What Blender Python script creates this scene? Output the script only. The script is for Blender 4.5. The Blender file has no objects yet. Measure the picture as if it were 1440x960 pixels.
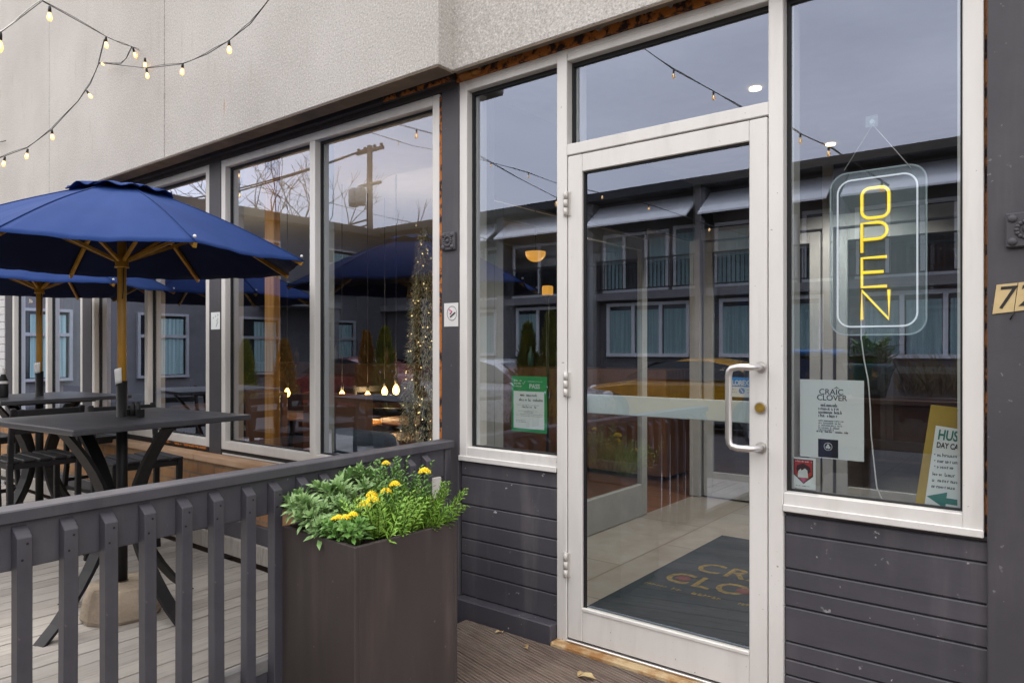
import bpy, bmesh, math, random
from mathutils import Vector, Matrix
random.seed(11)
R = math.radians
scene = bpy.context.scene
COL = scene.collection

# ------------------------------------------------------------------ camera constants (metres)
CY, CZ, FPX, HOR = -2.664, 1.317, 1004.0, 492.0
SN, CS = math.sin(R(38.2)), math.cos(R(38.2))
def ray(px):
    u = (px - 720.0) / FPX
    return (-SN + CS * u, CS + SN * u)
def P(px, py, Y):                       # point of the plane y = Y seen at a pixel of the photograph
    dx, dy = ray(px); t = (Y - CY) / dy
    return Vector((t * dx, Y, CZ + (HOR - py) * t / FPX))
def PX(px, Y=0.0): return P(px, 492, Y).x
def mir(v): return Vector((v.x, 0.1 - v.y, v.z))   # mirror in the shop glass (y = 0.05)

# ------------------------------------------------------------------ materials
def mk(name):
    m = bpy.data.materials.new(name); m.use_nodes = True
    nt = m.node_tree; nt.nodes.clear()
    out = nt.nodes.new('ShaderNodeOutputMaterial')
    return m, nt, out
def lk(nt, a, b): nt.links.new(a, b)
def coords(nt, scale=(1, 1, 1), rot=(0, 0, 0)):
    tc = nt.nodes.new('ShaderNodeTexCoord'); mp = nt.nodes.new('ShaderNodeMapping')
    mp.inputs['Scale'].default_value = scale; mp.inputs['Rotation'].default_value = rot
    lk(nt, tc.outputs['Object'], mp.inputs['Vector']); return mp.outputs['Vector']
def noise(nt, vec, scale, detail=5, rough=.6):
    n = nt.nodes.new('ShaderNodeTexNoise'); n.inputs['Scale'].default_value = scale
    n.inputs['Detail'].default_value = detail; n.inputs['Roughness'].default_value = rough
    lk(nt, vec, n.inputs['Vector']); return n.outputs['Fac']
def ramp(nt, fac, lo, hi):
    r = nt.nodes.new('ShaderNodeMapRange'); r.inputs['From Min'].default_value = lo; r.inputs['From Max'].default_value = hi
    r.clamp = True; lk(nt, fac, r.inputs['Value']); return r.outputs['Result']
def mixc(nt, fac, a, b):
    n = nt.nodes.new('ShaderNodeMix'); n.data_type = 'RGBA'
    if hasattr(fac, 'node'): lk(nt, fac, n.inputs[0])
    else: n.inputs[0].default_value = fac
    for i, c in ((6, a), (7, b)):
        if hasattr(c, 'node'): lk(nt, c, n.inputs[i])
        else: n.inputs[i].default_value = (*c, 1)
    return n.outputs[2]
def math_(nt, op, a, b=None, c=None):
    n = nt.nodes.new('ShaderNodeMath'); n.operation = op
    for i, v in enumerate((a, b, c)):
        if v is None: continue
        if hasattr(v, 'node'): lk(nt, v, n.inputs[i])
        else: n.inputs[i].default_value = v
    return n.outputs[0]
def bump(nt, h, strength, dist, prev=None):
    b = nt.nodes.new('ShaderNodeBump'); b.inputs['Strength'].default_value = strength; b.inputs['Distance'].default_value = dist
    lk(nt, h, b.inputs['Height'])
    if prev is not None: lk(nt, prev, b.inputs['Normal'])
    return b.outputs['Normal']
def pbsdf(nt, out, color, rough=.5, metal=0., normal=None, spec=.5, **kw):
    p = nt.nodes.new('ShaderNodeBsdfPrincipled')
    for key, v in (('Base Color', color), ('Roughness', rough), ('Metallic', metal), ('Specular IOR Level', spec)):
        if hasattr(v, 'node'): lk(nt, v, p.inputs[key])
        else: p.inputs[key].default_value = (*v, 1) if isinstance(v, tuple) else v
    for k, v in kw.items(): p.inputs[k].default_value = v
    if normal is not None: lk(nt, normal, p.inputs['Normal'])
    lk(nt, p.outputs[0], out.inputs['Surface']); return p
def S(c):                                # sRGB 0-255 -> linear
    return tuple(((v / 255) / 12.92 if v / 255 <= .04045 else ((v / 255 + .055) / 1.055) ** 2.4) for v in c)

SHADED_SIDE = None
def simple(name, c1, c2=None, rough=.5, metal=0., ns=6., lo=.35, hi=.65, bs=None, bstr=.2, bd=.004, stretch=(1, 1, 1),
           chips=None, chip_c=(.6, .6, .6), rvar=.15, spec=.5, dust=None, dust_amt=.35, **kw):
    m, nt, out = mk(name)
    v = coords(nt, stretch)
    f = ramp(nt, noise(nt, v, ns), lo, hi)
    c = mixc(nt, f, c1, c2 if c2 else tuple(x * .8 for x in c1))
    if chips:
        v2 = coords(nt)
        a = noise(nt, v2, chips, 3, .5); b = noise(nt, v2, chips * .13, 2)
        k = math_(nt, 'MULTIPLY', ramp(nt, a, .70, .74), ramp(nt, b, .46, .60))
        c = mixc(nt, k, c, chip_c)
    if dust:                                              # dirt and run-off marks, streaked downwards
        v3 = coords(nt, (7, 7, .9)); d1 = ramp(nt, noise(nt, v3, 1.6, 5, .6), .50, .74); d2 = ramp(nt, noise(nt, coords(nt), 1.3, 3), .35, .65)
        c = mixc(nt, math_(nt, 'MULTIPLY', math_(nt, 'MULTIPLY', d1, d2), dust_amt), c, dust)
    r = math_(nt, 'ADD', rough - rvar / 2, math_(nt, 'MULTIPLY', noise(nt, v, ns * 2.3), rvar))
    nrm = None
    if bs: nrm = bump(nt, noise(nt, v, bs, 6), bstr, bd)
    pbsdf(nt, out, c, r, metal, nrm, spec, **kw)
    return m

MAT = {}
# stucco: pale grey-beige pebble dash with faint rust streaks
m, nt, out = mk('stucco'); v = coords(nt)
big = ramp(nt, noise(nt, v, 1.1, 4), .3, .7)
fine = noise(nt, v, 95, 3, .7)
c = mixc(nt, big, (.46, .435, .405), (.58, .555, .525))
c = mixc(nt, ramp(nt, fine, .52, .68), c, (.70, .67, .63))
c = mixc(nt, math_(nt, 'MULTIPLY', ramp(nt, fine, .47, .34), .62), c, (.26, .235, .21))
vs = coords(nt, (5, 5, .7)); st = ramp(nt, noise(nt, vs, 3.0, 3), .60, .78)
c = mixc(nt, math_(nt, 'MULTIPLY', st, .50), c, (.37, .335, .29))
vr = coords(nt, (9, 9, 1.6)); rs = ramp(nt, noise(nt, vr, 1.2, 2), .765, .80)
c = mixc(nt, math_(nt, 'MULTIPLY', rs, .6), c, (.45, .22, .08))
n1 = bump(nt, noise(nt, v, 160, 4, .75), .55, .006)
pbsdf(nt, out, c, .92, 0, n1, .2); MAT['stucco'] = m

MAT['taupe'] = simple('taupe_soffit', (.20, .150, .105), (.13, .098, .07), .8, ns=9, bs=60, bstr=.4)
MAT['dark_trim'] = simple('dark_wood_trim', (.020, .017, .016), (.042, .032, .026), .7, ns=14, bs=40, bstr=.4, stretch=(.3, 1, 1))
MAT['rust'] = simple('rusty_flashing', (.46, .15, .022), (.030, .012, .007), .85, ns=22, lo=.46, hi=.57, bs=50, bstr=.8, bd=.01)
MAT['paint'] = simple('charcoal_paint', (.064, .061, .071), (.050, .048, .057), .55, ns=2.2, bs=35, bstr=.12, chips=48, chip_c=(.17, .17, .18), dust=(.13, .12, .13), dust_amt=.45)
MAT['paint_rail'] = simple('charcoal_rail_paint', (.066, .064, .077), (.047, .045, .056), .55, ns=5, bs=28, bstr=.22, stretch=(1, .25, 1), chips=42, chip_c=(.34, .33, .32), dust=(.15, .14, .145), dust_amt=.5)
MAT['paint_low'] = simple('charcoal_siding_paint', (.068, .064, .078), (.050, .048, .060), .58, ns=3, bs=22, bstr=.30, stretch=(.4, 1, 1), chips=44, chip_c=(.45, .44, .44), dust=(.16, .15, .155), dust_amt=.5)
MAT['alu'] = simple('pale_aluminium', (.74, .725, .70), (.68, .66, .635), .45, .08, ns=5, bs=14, bstr=.03, stretch=(1, 1, .3), chips=60, chip_c=(.2, .18, .16), dust=(.42, .395, .36), dust_amt=.55)
MAT['alu_dirty'] = simple('weathered_aluminium', (.66, .64, .61), (.48, .45, .41), .5, .15, ns=7, lo=.4, hi=.75, bs=14, bstr=.04, chips=60, chip_c=(.2, .18, .16))
MAT['gasket'] = simple('black_gasket', (.008, .008, .009), None, .6)
MAT['steel'] = simple('brushed_steel', (.70, .67, .65), (.58, .56, .54), .32, .85, ns=8)
MAT['brass'] = simple('brass', (.62, .42, .10), (.45, .28, .05), .35, .9, ns=50)
MAT['planter'] = simple('brown_weathered_steel', (.046, .037, .035), (.066, .053, .050), .60, .15, ns=3, lo=.3, hi=.7, bs=9, bstr=.12, stretch=(1, 1, .5), chips=34, chip_c=(.17, .14, .13), dust=(.17, .13, .12), dust_amt=.5)
MAT['soil'] = simple('potting_soil', (.020, .013, .009), (.045, .03, .02), .95, ns=40, bs=60, bstr=.9, bd=.02)
MAT['black_metal'] = simple('black_powder_coat', (.010, .010, .011), (.016, .015, .016), .5, .0, ns=9, bs=70, bstr=.08, spec=.3)
MAT['table_top'] = simple('charcoal_tabletop', (.048, .048, .055), (.030, .030, .035), .38, ns=5, bs=30, bstr=.14, stretch=(.25, 1, 1), chips=40, chip_c=(.14, .14, .14))
MAT['wood_pole'] = simple('varnished_yellow_wood', (.42, .225, .028), (.32, .155, .018), .45, ns=10, stretch=(3, 3, .4))
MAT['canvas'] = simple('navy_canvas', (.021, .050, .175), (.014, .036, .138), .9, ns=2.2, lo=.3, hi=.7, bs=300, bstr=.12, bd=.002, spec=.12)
MAT['shaded_canvas'] = simple('navy_canvas_in_shade', (.010, .016, .050), (.008, .012, .038), .9, ns=3, spec=.1)  # canopy underside: same canvas, with its shade put into the colour
MAT['concrete'] = simple('rough_concrete', (.34, .28, .21), (.25, .20, .15), .92, ns=8, bs=60, bstr=.6, bd=.008)
MAT['asphalt'] = simple('asphalt', (.060, .058, .056), (.042, .041, .041), .9, ns=2, bs=120, bstr=.6)
MAT['white_plastic'] = simple('white_plastic', (.72, .72, .72), (.65, .65, .64), .4)
MAT['paper'] = simple('white_paper', (.74, .78, .78), (.70, .74, .745), .8, ns=3)
MAT['ink'] = simple('dark_ink', (.03, .035, .04), None, .8)
MAT['grey_ink'] = simple('grey_ink', (.17, .19, .20), None, .8)
MAT['green_paper'] = simple('green_print', (.012, .30, .095), (.01, .26, .08), .6)
MAT['white_ink'] = simple('white_print', (.75, .78, .76), None, .7)
MAT['red_print'] = simple('red_print', (.48, .045, .03), None, .6)
MAT['pink_print'] = simple('pink_print', (.55, .06, .20), None, .6)
MAT['brown_print'] = simple('brown_print', (.07, .022, .015), None, .6)
MAT['blue_print'] = simple('blue_print', (.03, .27, .68), None, .5)
MAT['teal_print'] = simple('teal_print', (.012, .19, .15), None, .6)
MAT['yellow_board'] = simple('mustard_board', (.42, .29, .045), (.33, .22, .03), .6, ns=8)
MAT['black_print'] = simple('black_print', (.018, .016, .016), None, .5)
MAT['cream_tile'] = simple('cream_number_tile', (.60, .46, .235), (.52, .39, .19), .45, ns=20)
MAT['oak'] = simple('golden_timber', (.70, .34, .07), (.52, .21, .035), .5, ns=7, stretch=(5, 5, .35), bs=20, bstr=.1)
MAT['dark_wood'] = simple('dark_wood', (.17, .075, .038), (.09, .042, .024), .55, ns=6, stretch=(1, 4, 1))
MAT['dark_wall'] = simple('dark_plaster', (.035, .033, .034), (.028, .026, .027), .8)
MAT['brown_wall'] = simple('brown_panelling', (.20, .085, .045), (.12, .05, .03), .7, ns=3)
MAT['white_ceiling'] = simple('white_ceiling', (.70, .68, .64), (.66, .64, .60), .9)
MAT['grey_ceiling'] = simple('grey_ceiling', (.24, .235, .23), None, .9)
MAT['mat_teal'] = simple('teal_rubber_mat', (.003, .014, .024), (.008, .022, .031), .8, ns=7, bs=200, bstr=.5, chips=50, chip_c=(.12, .15, .16))
MAT['gold_print'] = simple('faded_gold_print', (.24, .165, .03), (.10, .075, .03), .85, ns=34, lo=.38, hi=.62)
MAT['maroon_print'] = simple('maroon_print', (.13, .035, .035), None, .8)
MAT['leaf_grey'] = simple('grey_green_leaf', (.17, .30, .10), (.29, .43, .18), .5, ns=14, lo=.3, hi=.7, chips=26, chip_c=(.50, .46, .10))
MAT['leaf_bright'] = simple('bright_green_leaf', (.15, .33, .03), (.29, .48, .06), .5, ns=16, lo=.3, hi=.7, chips=26, chip_c=(.46, .44, .06))
MAT['leaf_mid'] = simple('mid_green_leaf', (.085, .21, .04), (.15, .30, .06), .5, ns=16, lo=.3, hi=.7)
MAT['yellow_flower'] = simple('yellow_petal', (.90, .68, .02), (.86, .56, .01), .6, ns=60)
MAT['stem'] = simple('green_stem', (.06, .10, .02), None, .6)
MAT['cedar'] = simple('cedar_foliage', (.32, .27, .03), (.14, .18, .03), .7, ns=5)
MAT['cedar_brown'] = simple('rusty_cedar_foliage', (.42, .19, .03), (.26, .16, .03), .7, ns=5)
MAT['bark'] = simple('bark', (.06, .045, .035), (.09, .07, .055), .9, ns=9)
MAT['motel_wall'] = simple('dark_grey_render', (.165, .158, .162), (.135, .130, .134), .8, ns=2)
MAT['motel_black'] = simple('black_fascia', (.016, .017, .020), None, .6)
MAT['motel_post'] = simple('grey_post', (.24, .23, .23), None, .7)
MAT['white_paint'] = simple('white_paint', (.80, .80, .79), (.76, .76, .75), .6)
MAT['frame_grey'] = simple('dull_white_frame', (.42, .42, .42), (.34, .34, .35), .6, ns=2)
MAT['teal_curtain'] = simple('teal_curtain', (.36, .50, .49), (.22, .33, .33), .9, ns=18, stretch=(1, 1, .02), lo=.4, hi=.6)
MAT['dark_glass'] = simple('dark_motel_glass', (.018, .022, .026), None, .08)
MAT['yellow_car'] = simple('yellow_car_paint', (.62, .30, .008), None, .25, **{'Coat Weight': .6})
MAT['silver_car'] = simple('silver_car_paint', (.45, .45, .46), None, .28, .4, **{'Coat Weight': .6})
MAT['red_car'] = simple('maroon_car_paint', (.16, .012, .015), None, .28, **{'Coat Weight': .6})
MAT['tyre'] = simple('tyre_rubber', (.02, .02, .02), None, .9)
MAT['bin_blue'] = simple('blue_plastic', (.012, .16, .42), (.01, .13, .36), .45)
MAT['bin_body'] = simple('dark_blue_plastic', (.03, .05, .15), None, .5)
MAT['teal_pot'] = simple('teal_glazed_pot', (.05, .16, .18), (.03, .11, .13), .3)
MAT['dry_grass'] = simple('dry_grass', (.30, .24, .11), (.20, .16, .07), .8)
MAT['trough'] = simple('weathered_plank', (.16, .095, .055), (.11, .065, .04), .8, ns=5, stretch=(.3, 1, 3))
MAT['pole_wood'] = simple('grey_pole_wood', (.12, .10, .085), (.09, .075, .065), .9, stretch=(4, 4, .3))
MAT['galv'] = simple('galvanised_steel', (.26, .27, .27), (.2, .21, .21), .5, .6)
MAT['armchair'] = simple('slate_blue_upholstery', (.075, .10, .14), (.055, .075, .105), .8, ns=8)
MAT['tinsel'] = simple('pale_gold_tinsel', (.62, .58, .42), (.40, .38, .24), .45, .1, ns=40)
MAT['white_siding'] = simple('white_clapboard', (.62, .62, .63), (.56, .56, .57), .6)
MAT['leaf_dry'] = simple('dry_leaf', (.46, .36, .19), (.32, .2, .08), .8, ns=30)
MAT['bulb_base'] = simple('black_socket', (.012, .012, .012), None, .5)
MAT['inner_frame'] = simple('pale_grey_frame', (.32, .325, .33), (.27, .275, .28), .5)
MAT['orange_shade'] = simple('orange_glass_shade', (.75, .36, .05), None, .4, **{'Emission Color': (1, .45, .07, 1), 'Emission Strength': .55})

def emis(name, col, strength, base=None):
    m, nt, out = mk(name)
    pbsdf(nt, out, base or col, .4, 0, None, .4, **{'Emission Color': (*col, 1), 'Emission Strength': strength}); return m
m, nt, out = mk('amber_bulb_glass')
tr = nt.nodes.new('ShaderNodeBsdfTransparent'); tr.inputs['Color'].default_value = (1, .93, .80, 1)
pb = nt.nodes.new('ShaderNodeBsdfPrincipled'); pb.inputs['Base Color'].default_value = (.85, .62, .34, 1); pb.inputs['Roughness'].default_value = .08
pb.inputs['Emission Color'].default_value = (1, .68, .30, 1); pb.inputs['Emission Strength'].default_value = .55
mx = nt.nodes.new('ShaderNodeMixShader'); mx.inputs[0].default_value = .62
lk(nt, tr.outputs[0], mx.inputs[1]); lk(nt, pb.outputs[0], mx.inputs[2]); lk(nt, mx.outputs[0], out.inputs['Surface']); MAT['bulb'] = m
MAT['filament'] = emis('bulb_filament', (1, .76, .42), 8)
MAT['warm_lamp'] = emis('amber_bulb', (1, .52, .12), 7)
MAT['downlight'] = emis('downlight_disc', (1, .74, .42), 4)
MAT['fairy'] = emis('fairy_light', (1, .74, .34), 1.5)
MAT['neon_yellow'] = emis('yellow_led_tube', (1, .64, .03), .82, (.85, .56, .03))
MAT['neon_white'] = emis('white_led_tube', (.80, .88, 1), .26, (.8, .8, .85))

# shop glass: clear sheet, Schlick reflectance of a sealed double unit, faint green tint
def glass_mat(name, k=3.0, tint=(.90, .94, .93), wav=.0):
    m, nt, out = mk(name)
    g = nt.nodes.new('ShaderNodeNewGeometry')
    d = nt.nodes.new('ShaderNodeVectorMath'); d.operation = 'DOT_PRODUCT'
    lk(nt, g.outputs['Normal'], d.inputs[0]); lk(nt, g.outputs['Incoming'], d.inputs[1])
    a = math_(nt, 'ABSOLUTE', d.outputs['Value'])
    p5 = math_(nt, 'POWER', math_(nt, 'SUBTRACT', 1.0, a), 5.0)
    f = math_(nt, 'MULTIPLY_ADD', p5, .96, .04)
    f = math_(nt, 'MINIMUM', math_(nt, 'MULTIPLY', f, k), .95)
    gl = nt.nodes.new('ShaderNodeBsdfGlossy'); gl.inputs['Roughness'].default_value = 0.0
    gl.inputs['Color'].default_value = (.65, .735, .95, 1)
    if wav:
        v = coords(nt); nn = bump(nt, noise(nt, v, 1.6, 1), wav, .02); lk(nt, nn, gl.inputs['Normal'])
    tr = nt.nodes.new('ShaderNodeBsdfTransparent'); tr.inputs['Color'].default_value = (*tint, 1)
    mx = nt.nodes.new('ShaderNodeMixShader'); lk(nt, f, mx.inputs[0]); lk(nt, tr.outputs[0], mx.inputs[1]); lk(nt, gl.outputs[0], mx.inputs[2])
    lk(nt, mx.outputs[0], out.inputs['Surface']); return m
MAT['glass'] = glass_mat('shop_glass', 5.1, wav=.008)
MAT['inner_glass'] = glass_mat('vestibule_glass', 1.8)
# clear acrylic of the neon panel
m, nt, out = mk('clear_acrylic')
tr = nt.nodes.new('ShaderNodeBsdfTransparent'); tr.inputs['Color'].default_value = (.90, .95, .97, 1)
pb = nt.nodes.new('ShaderNodeBsdfPrincipled'); pb.inputs['Base Color'].default_value = (.62, .72, .78, 1); pb.inputs['Roughness'].default_value = .15
mx = nt.nodes.new('ShaderNodeMixShader'); mx.inputs[0].default_value = .13
lk(nt, tr.outputs[0], mx.inputs[1]); lk(nt, pb.outputs[0], mx.inputs[2]); lk(nt, mx.outputs[0], out.inputs['Surface']); MAT['acrylic'] = m
m, nt, out = mk('acrylic_edge')
tr = nt.nodes.new('ShaderNodeBsdfTransparent')
pb = nt.nodes.new('ShaderNodeBsdfPrincipled'); pb.inputs['Base Color'].default_value = (.7, .8, .85, 1); pb.inputs['Roughness'].default_value = .2
mx = nt.nodes.new('ShaderNodeMixShader'); mx.inputs[0].default_value = .5
lk(nt, tr.outputs[0], mx.inputs[1]); lk(nt, pb.outputs[0], mx.inputs[2]); lk(nt, mx.outputs[0], out.inputs['Surface']); MAT['acrylic_edge'] = m
# frosted strip across the door
m, nt, out = mk('pale_push_bar')
pbsdf(nt, out, (.58, .66, .67), .35, .1); MAT['push_bar'] = m

# boards whose tone changes from plank to plank (real gaps are modelled)
def planks(name, cols, pitch, axis, rot, grain=(1, 1, 1), rough=.8, ridge=None, wear=.5):
    m, nt, out = mk(name)
    tc = nt.nodes.new('ShaderNodeTexCoord'); mp = nt.nodes.new('ShaderNodeMapping'); mp.inputs['Rotation'].default_value = (0, 0, rot)
    lk(nt, tc.outputs['Object'], mp.inputs['Vector'])
    sp = nt.nodes.new('ShaderNodeSeparateXYZ'); lk(nt, mp.outputs[0], sp.inputs[0])
    idx = math_(nt, 'FLOOR', math_(nt, 'DIVIDE', sp.outputs[axis], pitch))
    wn = nt.nodes.new('ShaderNodeTexWhiteNoise'); wn.noise_dimensions = '1D'; lk(nt, idx, wn.inputs['W'])
    c = mixc(nt, wn.outputs['Value'], cols[0], cols[1])
    ms = nt.nodes.new('ShaderNodeMapping'); ms.inputs['Scale'].default_value = grain; lk(nt, mp.outputs[0], ms.inputs['Vector'])
    g = noise(nt, ms.outputs[0], 9, 6, .65)
    c = mixc(nt, math_(nt, 'MULTIPLY', ramp(nt, g, .48, .68), wear), c, cols[2])
    b = noise(nt, mp.outputs[0], 1.7, 4)
    c = mixc(nt, math_(nt, 'MULTIPLY', ramp(nt, b, .5, .72), .55), c, cols[3])
    h = g
    nrm = bump(nt, g, .35, .004)
    if ridge:
        w = math_(nt, 'PINGPONG', math_(nt, 'DIVIDE', sp.outputs[axis], ridge), .5)
        nrm = bump(nt, ramp(nt, w, .08, .30), 1.0, .012, nrm)
    pbsdf(nt, out, c, rough, 0, nrm, .35); return m
MAT['patio_boards'] = planks('weathered_deck_boards', [(.285, .262, .238), (.37, .345, .315), (.16, .143, .128), (.43, .405, .375)], .130, 0, 0, (6, .5, 1), .85)
ENT_ROT = R(14)
MAT['entry_boards'] = planks('brown_ridged_boards', [(.16, .118, .095), (.25, .19, .155), (.06, .042, .036), (.36, .31, .265)], .142, 1, ENT_ROT, (.7, 5, 1), .85, .0178, .6)

def tiles(name, c1, c2, mort, w, h, msize, rough, rot=(0, 0, 0), off=.5, bstr=.4, loc=(0, 0, 0), var=None):
    m, nt, out = mk(name)
    tc = nt.nodes.new('ShaderNodeTexCoord'); mp = nt.nodes.new('ShaderNodeMapping'); mp.inputs['Rotation'].default_value = rot; mp.inputs['Location'].default_value = loc
    lk(nt, tc.outputs['Object'], mp.inputs['Vector'])
    b = nt.nodes.new('ShaderNodeTexBrick'); b.inputs['Scale'].default_value = 1; b.inputs['Brick Width'].default_value = w; b.inputs['Row Height'].default_value = h
    b.inputs['Mortar Size'].default_value = msize; b.offset = off
    b.inputs['Color1'].default_value = (*c1, 1); b.inputs['Color2'].default_value = (*c2, 1); b.inputs['Mortar'].default_value = (*mort, 1)
    lk(nt, mp.outputs[0], b.inputs['Vector'])
    n = noise(nt, tc.outputs['Object'], 7, 6)
    c = mixc(nt, math_(nt, 'MULTIPLY', ramp(nt, n, .38, .66), .6), b.outputs['Color'], var or tuple(x * .6 for x in c1))
    nrm = bump(nt, math_(nt, 'SUBTRACT', 1.0, b.outputs['Fac']), bstr, .004)
    pbsdf(nt, out, c, rough, 0, nrm, .4); return m
MAT['brick'] = tiles('tan_brick', (.36, .185, .085), (.28, .135, .065), (.17, .13, .10), .22, .075, .009, .9, rot=(R(90), 0, 0), var=(.42, .26, .13))
MAT['tile'] = tiles('beige_floor_tile', (.34, .325, .305), (.27, .258, .242), (.17, .14, .11), 1.2, .60, .006, .30, rot=(0, 0, R(90)), bstr=.2, loc=(0.0, 2.19, 0), var=(.24, .20, .165))
MAT['cap_stone'] = simple('tan_ledge_board', (.42, .245, .125), (.54, .37, .25), .75, ns=5, bs=40, bstr=.4, stretch=(.4, 1, 1))

# ------------------------------------------------------------------ mesh helpers
class MB:
    def __init__(s): s.bm = bmesh.new()
    def _merge(s, bm2):
        me = bpy.data.meshes.new('tmp'); bm2.to_mesh(me); bm2.free(); s.bm.from_mesh(me); bpy.data.meshes.remove(me)
    def box(s, x0, x1, y0, y1, z0, z1, bev=0., rot=None, seg=1):
        b = bmesh.new(); bmesh.ops.create_cube(b, size=1)
        sx, sy, sz = abs(x1 - x0), abs(y1 - y0), abs(z1 - z0)
        for v in b.verts: v.co = Vector((v.co.x * sx, v.co.y * sy, v.co.z * sz))
        if bev > 0:
            bmesh.ops.bevel(b, geom=b.edges[:], offset=min(bev, .45 * min(sx, sy, sz)), segments=seg, profile=.5, affect='EDGES')
        M = Matrix.Translation(((x0 + x1) / 2, (y0 + y1) / 2, (z0 + z1) / 2))
        if rot is not None: M = M @ rot
        bmesh.ops.transform(b, matrix=M, verts=b.verts); s._merge(b); return s
    def beam(s, p0, p1, w, h, bev=0., up=(0, 0, 1)):       # rectangular bar along a line
        p0, p1 = Vector(p0), Vector(p1); d = (p1 - p0); L = d.length; d.normalize()
        u = Vector(up)
        if abs(d.dot(u)) > .98: u = Vector((0, 1, 0))
        sd = d.cross(u).normalized(); u = sd.cross(d).normalized()
        b = bmesh.new(); bmesh.ops.create_cube(b, size=1)
        for v in b.verts: v.co = Vector((v.co.x * w, v.co.y * L, v.co.z * h))
        if bev > 0: bmesh.ops.bevel(b, geom=b.edges[:], offset=bev, segments=1, profile=.5, affect='EDGES')
        M = Matrix((sd, d, u)).transposed().to_4x4(); M.translation = (p0 + p1) / 2
        bmesh.ops.transform(b, matrix=M, verts=b.verts); s._merge(b); return s
    def tube(s, pts, r, n=8, cap=True, radii=None, flat=None):
        pts = [Vector(p) for p in pts]; rings = []; prev = None
        for i, p in enumerate(pts):
            t = (pts[min(i + 1, len(pts) - 1)] - pts[max(i - 1, 0)]).normalized()
            if prev is None:
                a = Vector((0, 0, 1)) if abs(t.z) < .9 else Vector((1, 0, 0))
                nrm = t.cross(a).normalized()
            else:
                nrm = (prev - t * prev.dot(t))
                nrm = nrm.normalized() if nrm.length > 1e-6 else t.orthogonal().normalized()
            prev = nrm; bi = t.cross(nrm); rr = radii[i] if radii else r
            rings.append([s.bm.verts.new(p + nrm * (rr * math.cos(2 * math.pi * k / n)) + bi * (rr * math.sin(2 * math.pi * k / n))) for k in range(n)])
        for a, b in zip(rings, rings[1:]):
            for k in range(n):
                f = s.bm.faces.new((a[k], a[(k + 1) % n], b[(k + 1) % n], b[k])); f.smooth = True
        if cap:
            s.bm.faces.new(rings[0][::-1]); s.bm.faces.new(rings[-1])
        return s
    def lathe(s, prof, n=24, c=(0, 0, 0), smooth=True, close=True):
        c = Vector(c); rings = []
        for r, z in prof:
            if r < 1e-5: rings.append([s.bm.verts.new(c + Vector((0, 0, z)))])
            else: rings.append([s.bm.verts.new(c + Vector((r * math.cos(2 * math.pi * k / n), r * math.sin(2 * math.pi * k / n), z))) for k in range(n)])
        for a, b in zip(rings, rings[1:]):
            for k in range(n):
                q = [a[k % len(a)], a[(k + 1) % len(a)], b[(k + 1) % len(b)], b[k % len(b)]]
                q2 = []
                for v in q:
                    if v not in q2: q2.append(v)
                if len(q2) > 2:
                    f = s.bm.faces.new(q2); f.smooth = smooth
        return s
    def poly(s, pts): s.bm.faces.new([s.bm.verts.new(Vector(p)) for p in pts]); return s
    def prism(s, pts, off):                                # outline (list of 3-d points) pushed along off
        off = Vector(off); a = [s.bm.verts.new(Vector(p)) for p in pts]; b = [s.bm.verts.new(Vector(p) + off) for p in pts]
        n = len(a); s.bm.faces.new(a[::-1]); s.bm.faces.new(b)
        for k in range(n): s.bm.faces.new((a[k], a[(k + 1) % n], b[(k + 1) % n], b[k]))
        return s
    def grid(s, fn, nu, nv, smooth=True):
        vs = [[s.bm.verts.new(Vector(fn(i / nu, j / nv))) for j in range(nv + 1)] for i in range(nu + 1)]
        for i in range(nu):
            for j in range(nv):
                f = s.bm.faces.new((vs[i][j], vs[i + 1][j], vs[i + 1][j + 1], vs[i][j + 1])); f.smooth = smooth
        return s
    def ball(s, c, r, sub=2, sc=(1, 1, 1)):
        b = bmesh.new(); bmesh.ops.create_icosphere(b, subdivisions=sub, radius=r)
        for f in b.faces: f.smooth = True
        for v in b.verts: v.co = Vector((v.co.x * sc[0] + c[0], v.co.y * sc[1] + c[1], v.co.z * sc[2] + c[2]))
        s._merge(b); return s
    def build(s, name, mat, parent=None, solid=0., fix=True):
        if fix: bmesh.ops.recalc_face_normals(s.bm, faces=s.bm.faces)
        me = bpy.data.meshes.new(name); s.bm.to_mesh(me); s.bm.free()
        return link(name, me, mat, parent, solid)
def link(name, me, mat, parent=None, solid=0.):
    o = bpy.data.objects.new(name, me); COL.objects.link(o)
    me.materials.append(MAT[mat] if isinstance(mat, str) else mat)
    if solid:
        md = o.modifiers.new('thickness', 'SOLIDIFY'); md.thickness = solid; md.offset = 0
    if parent is not None: attach(o, parent)
    return o
def world_of(p):
    M = Matrix.Identity(4); ch = []
    while p is not None: ch.append(p); p = p.parent
    for q in reversed(ch): M = M @ q.matrix_parent_inverse @ q.matrix_basis
    return M
LOCAL = set()
def attach(o, parent):
    o.parent = parent
    r = parent
    while r.parent is not None: r = r.parent
    if r.name not in LOCAL: o.matrix_parent_inverse = world_of(parent).inverted()
def tag(o, label=None, cat=None, group=None, kind=None):
    if label: o['label'] = label
    if cat: o['category'] = cat
    if group: o['group'] = group
    if kind: o['kind'] = kind
    return o
def thing(name, label, cat, loc=(0, 0, 0), group=None, rz=None):
    """Empty at the thing's base. With rz the parts are modelled in its own axes, without it in world axes."""
    o = bpy.data.objects.new(name, None); COL.objects.link(o); o.location = loc; o.empty_display_size = .1
    if rz is not None: o.rotation_euler.z = rz; LOCAL.add(o.name)
    return tag(o, label, cat, group)
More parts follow.
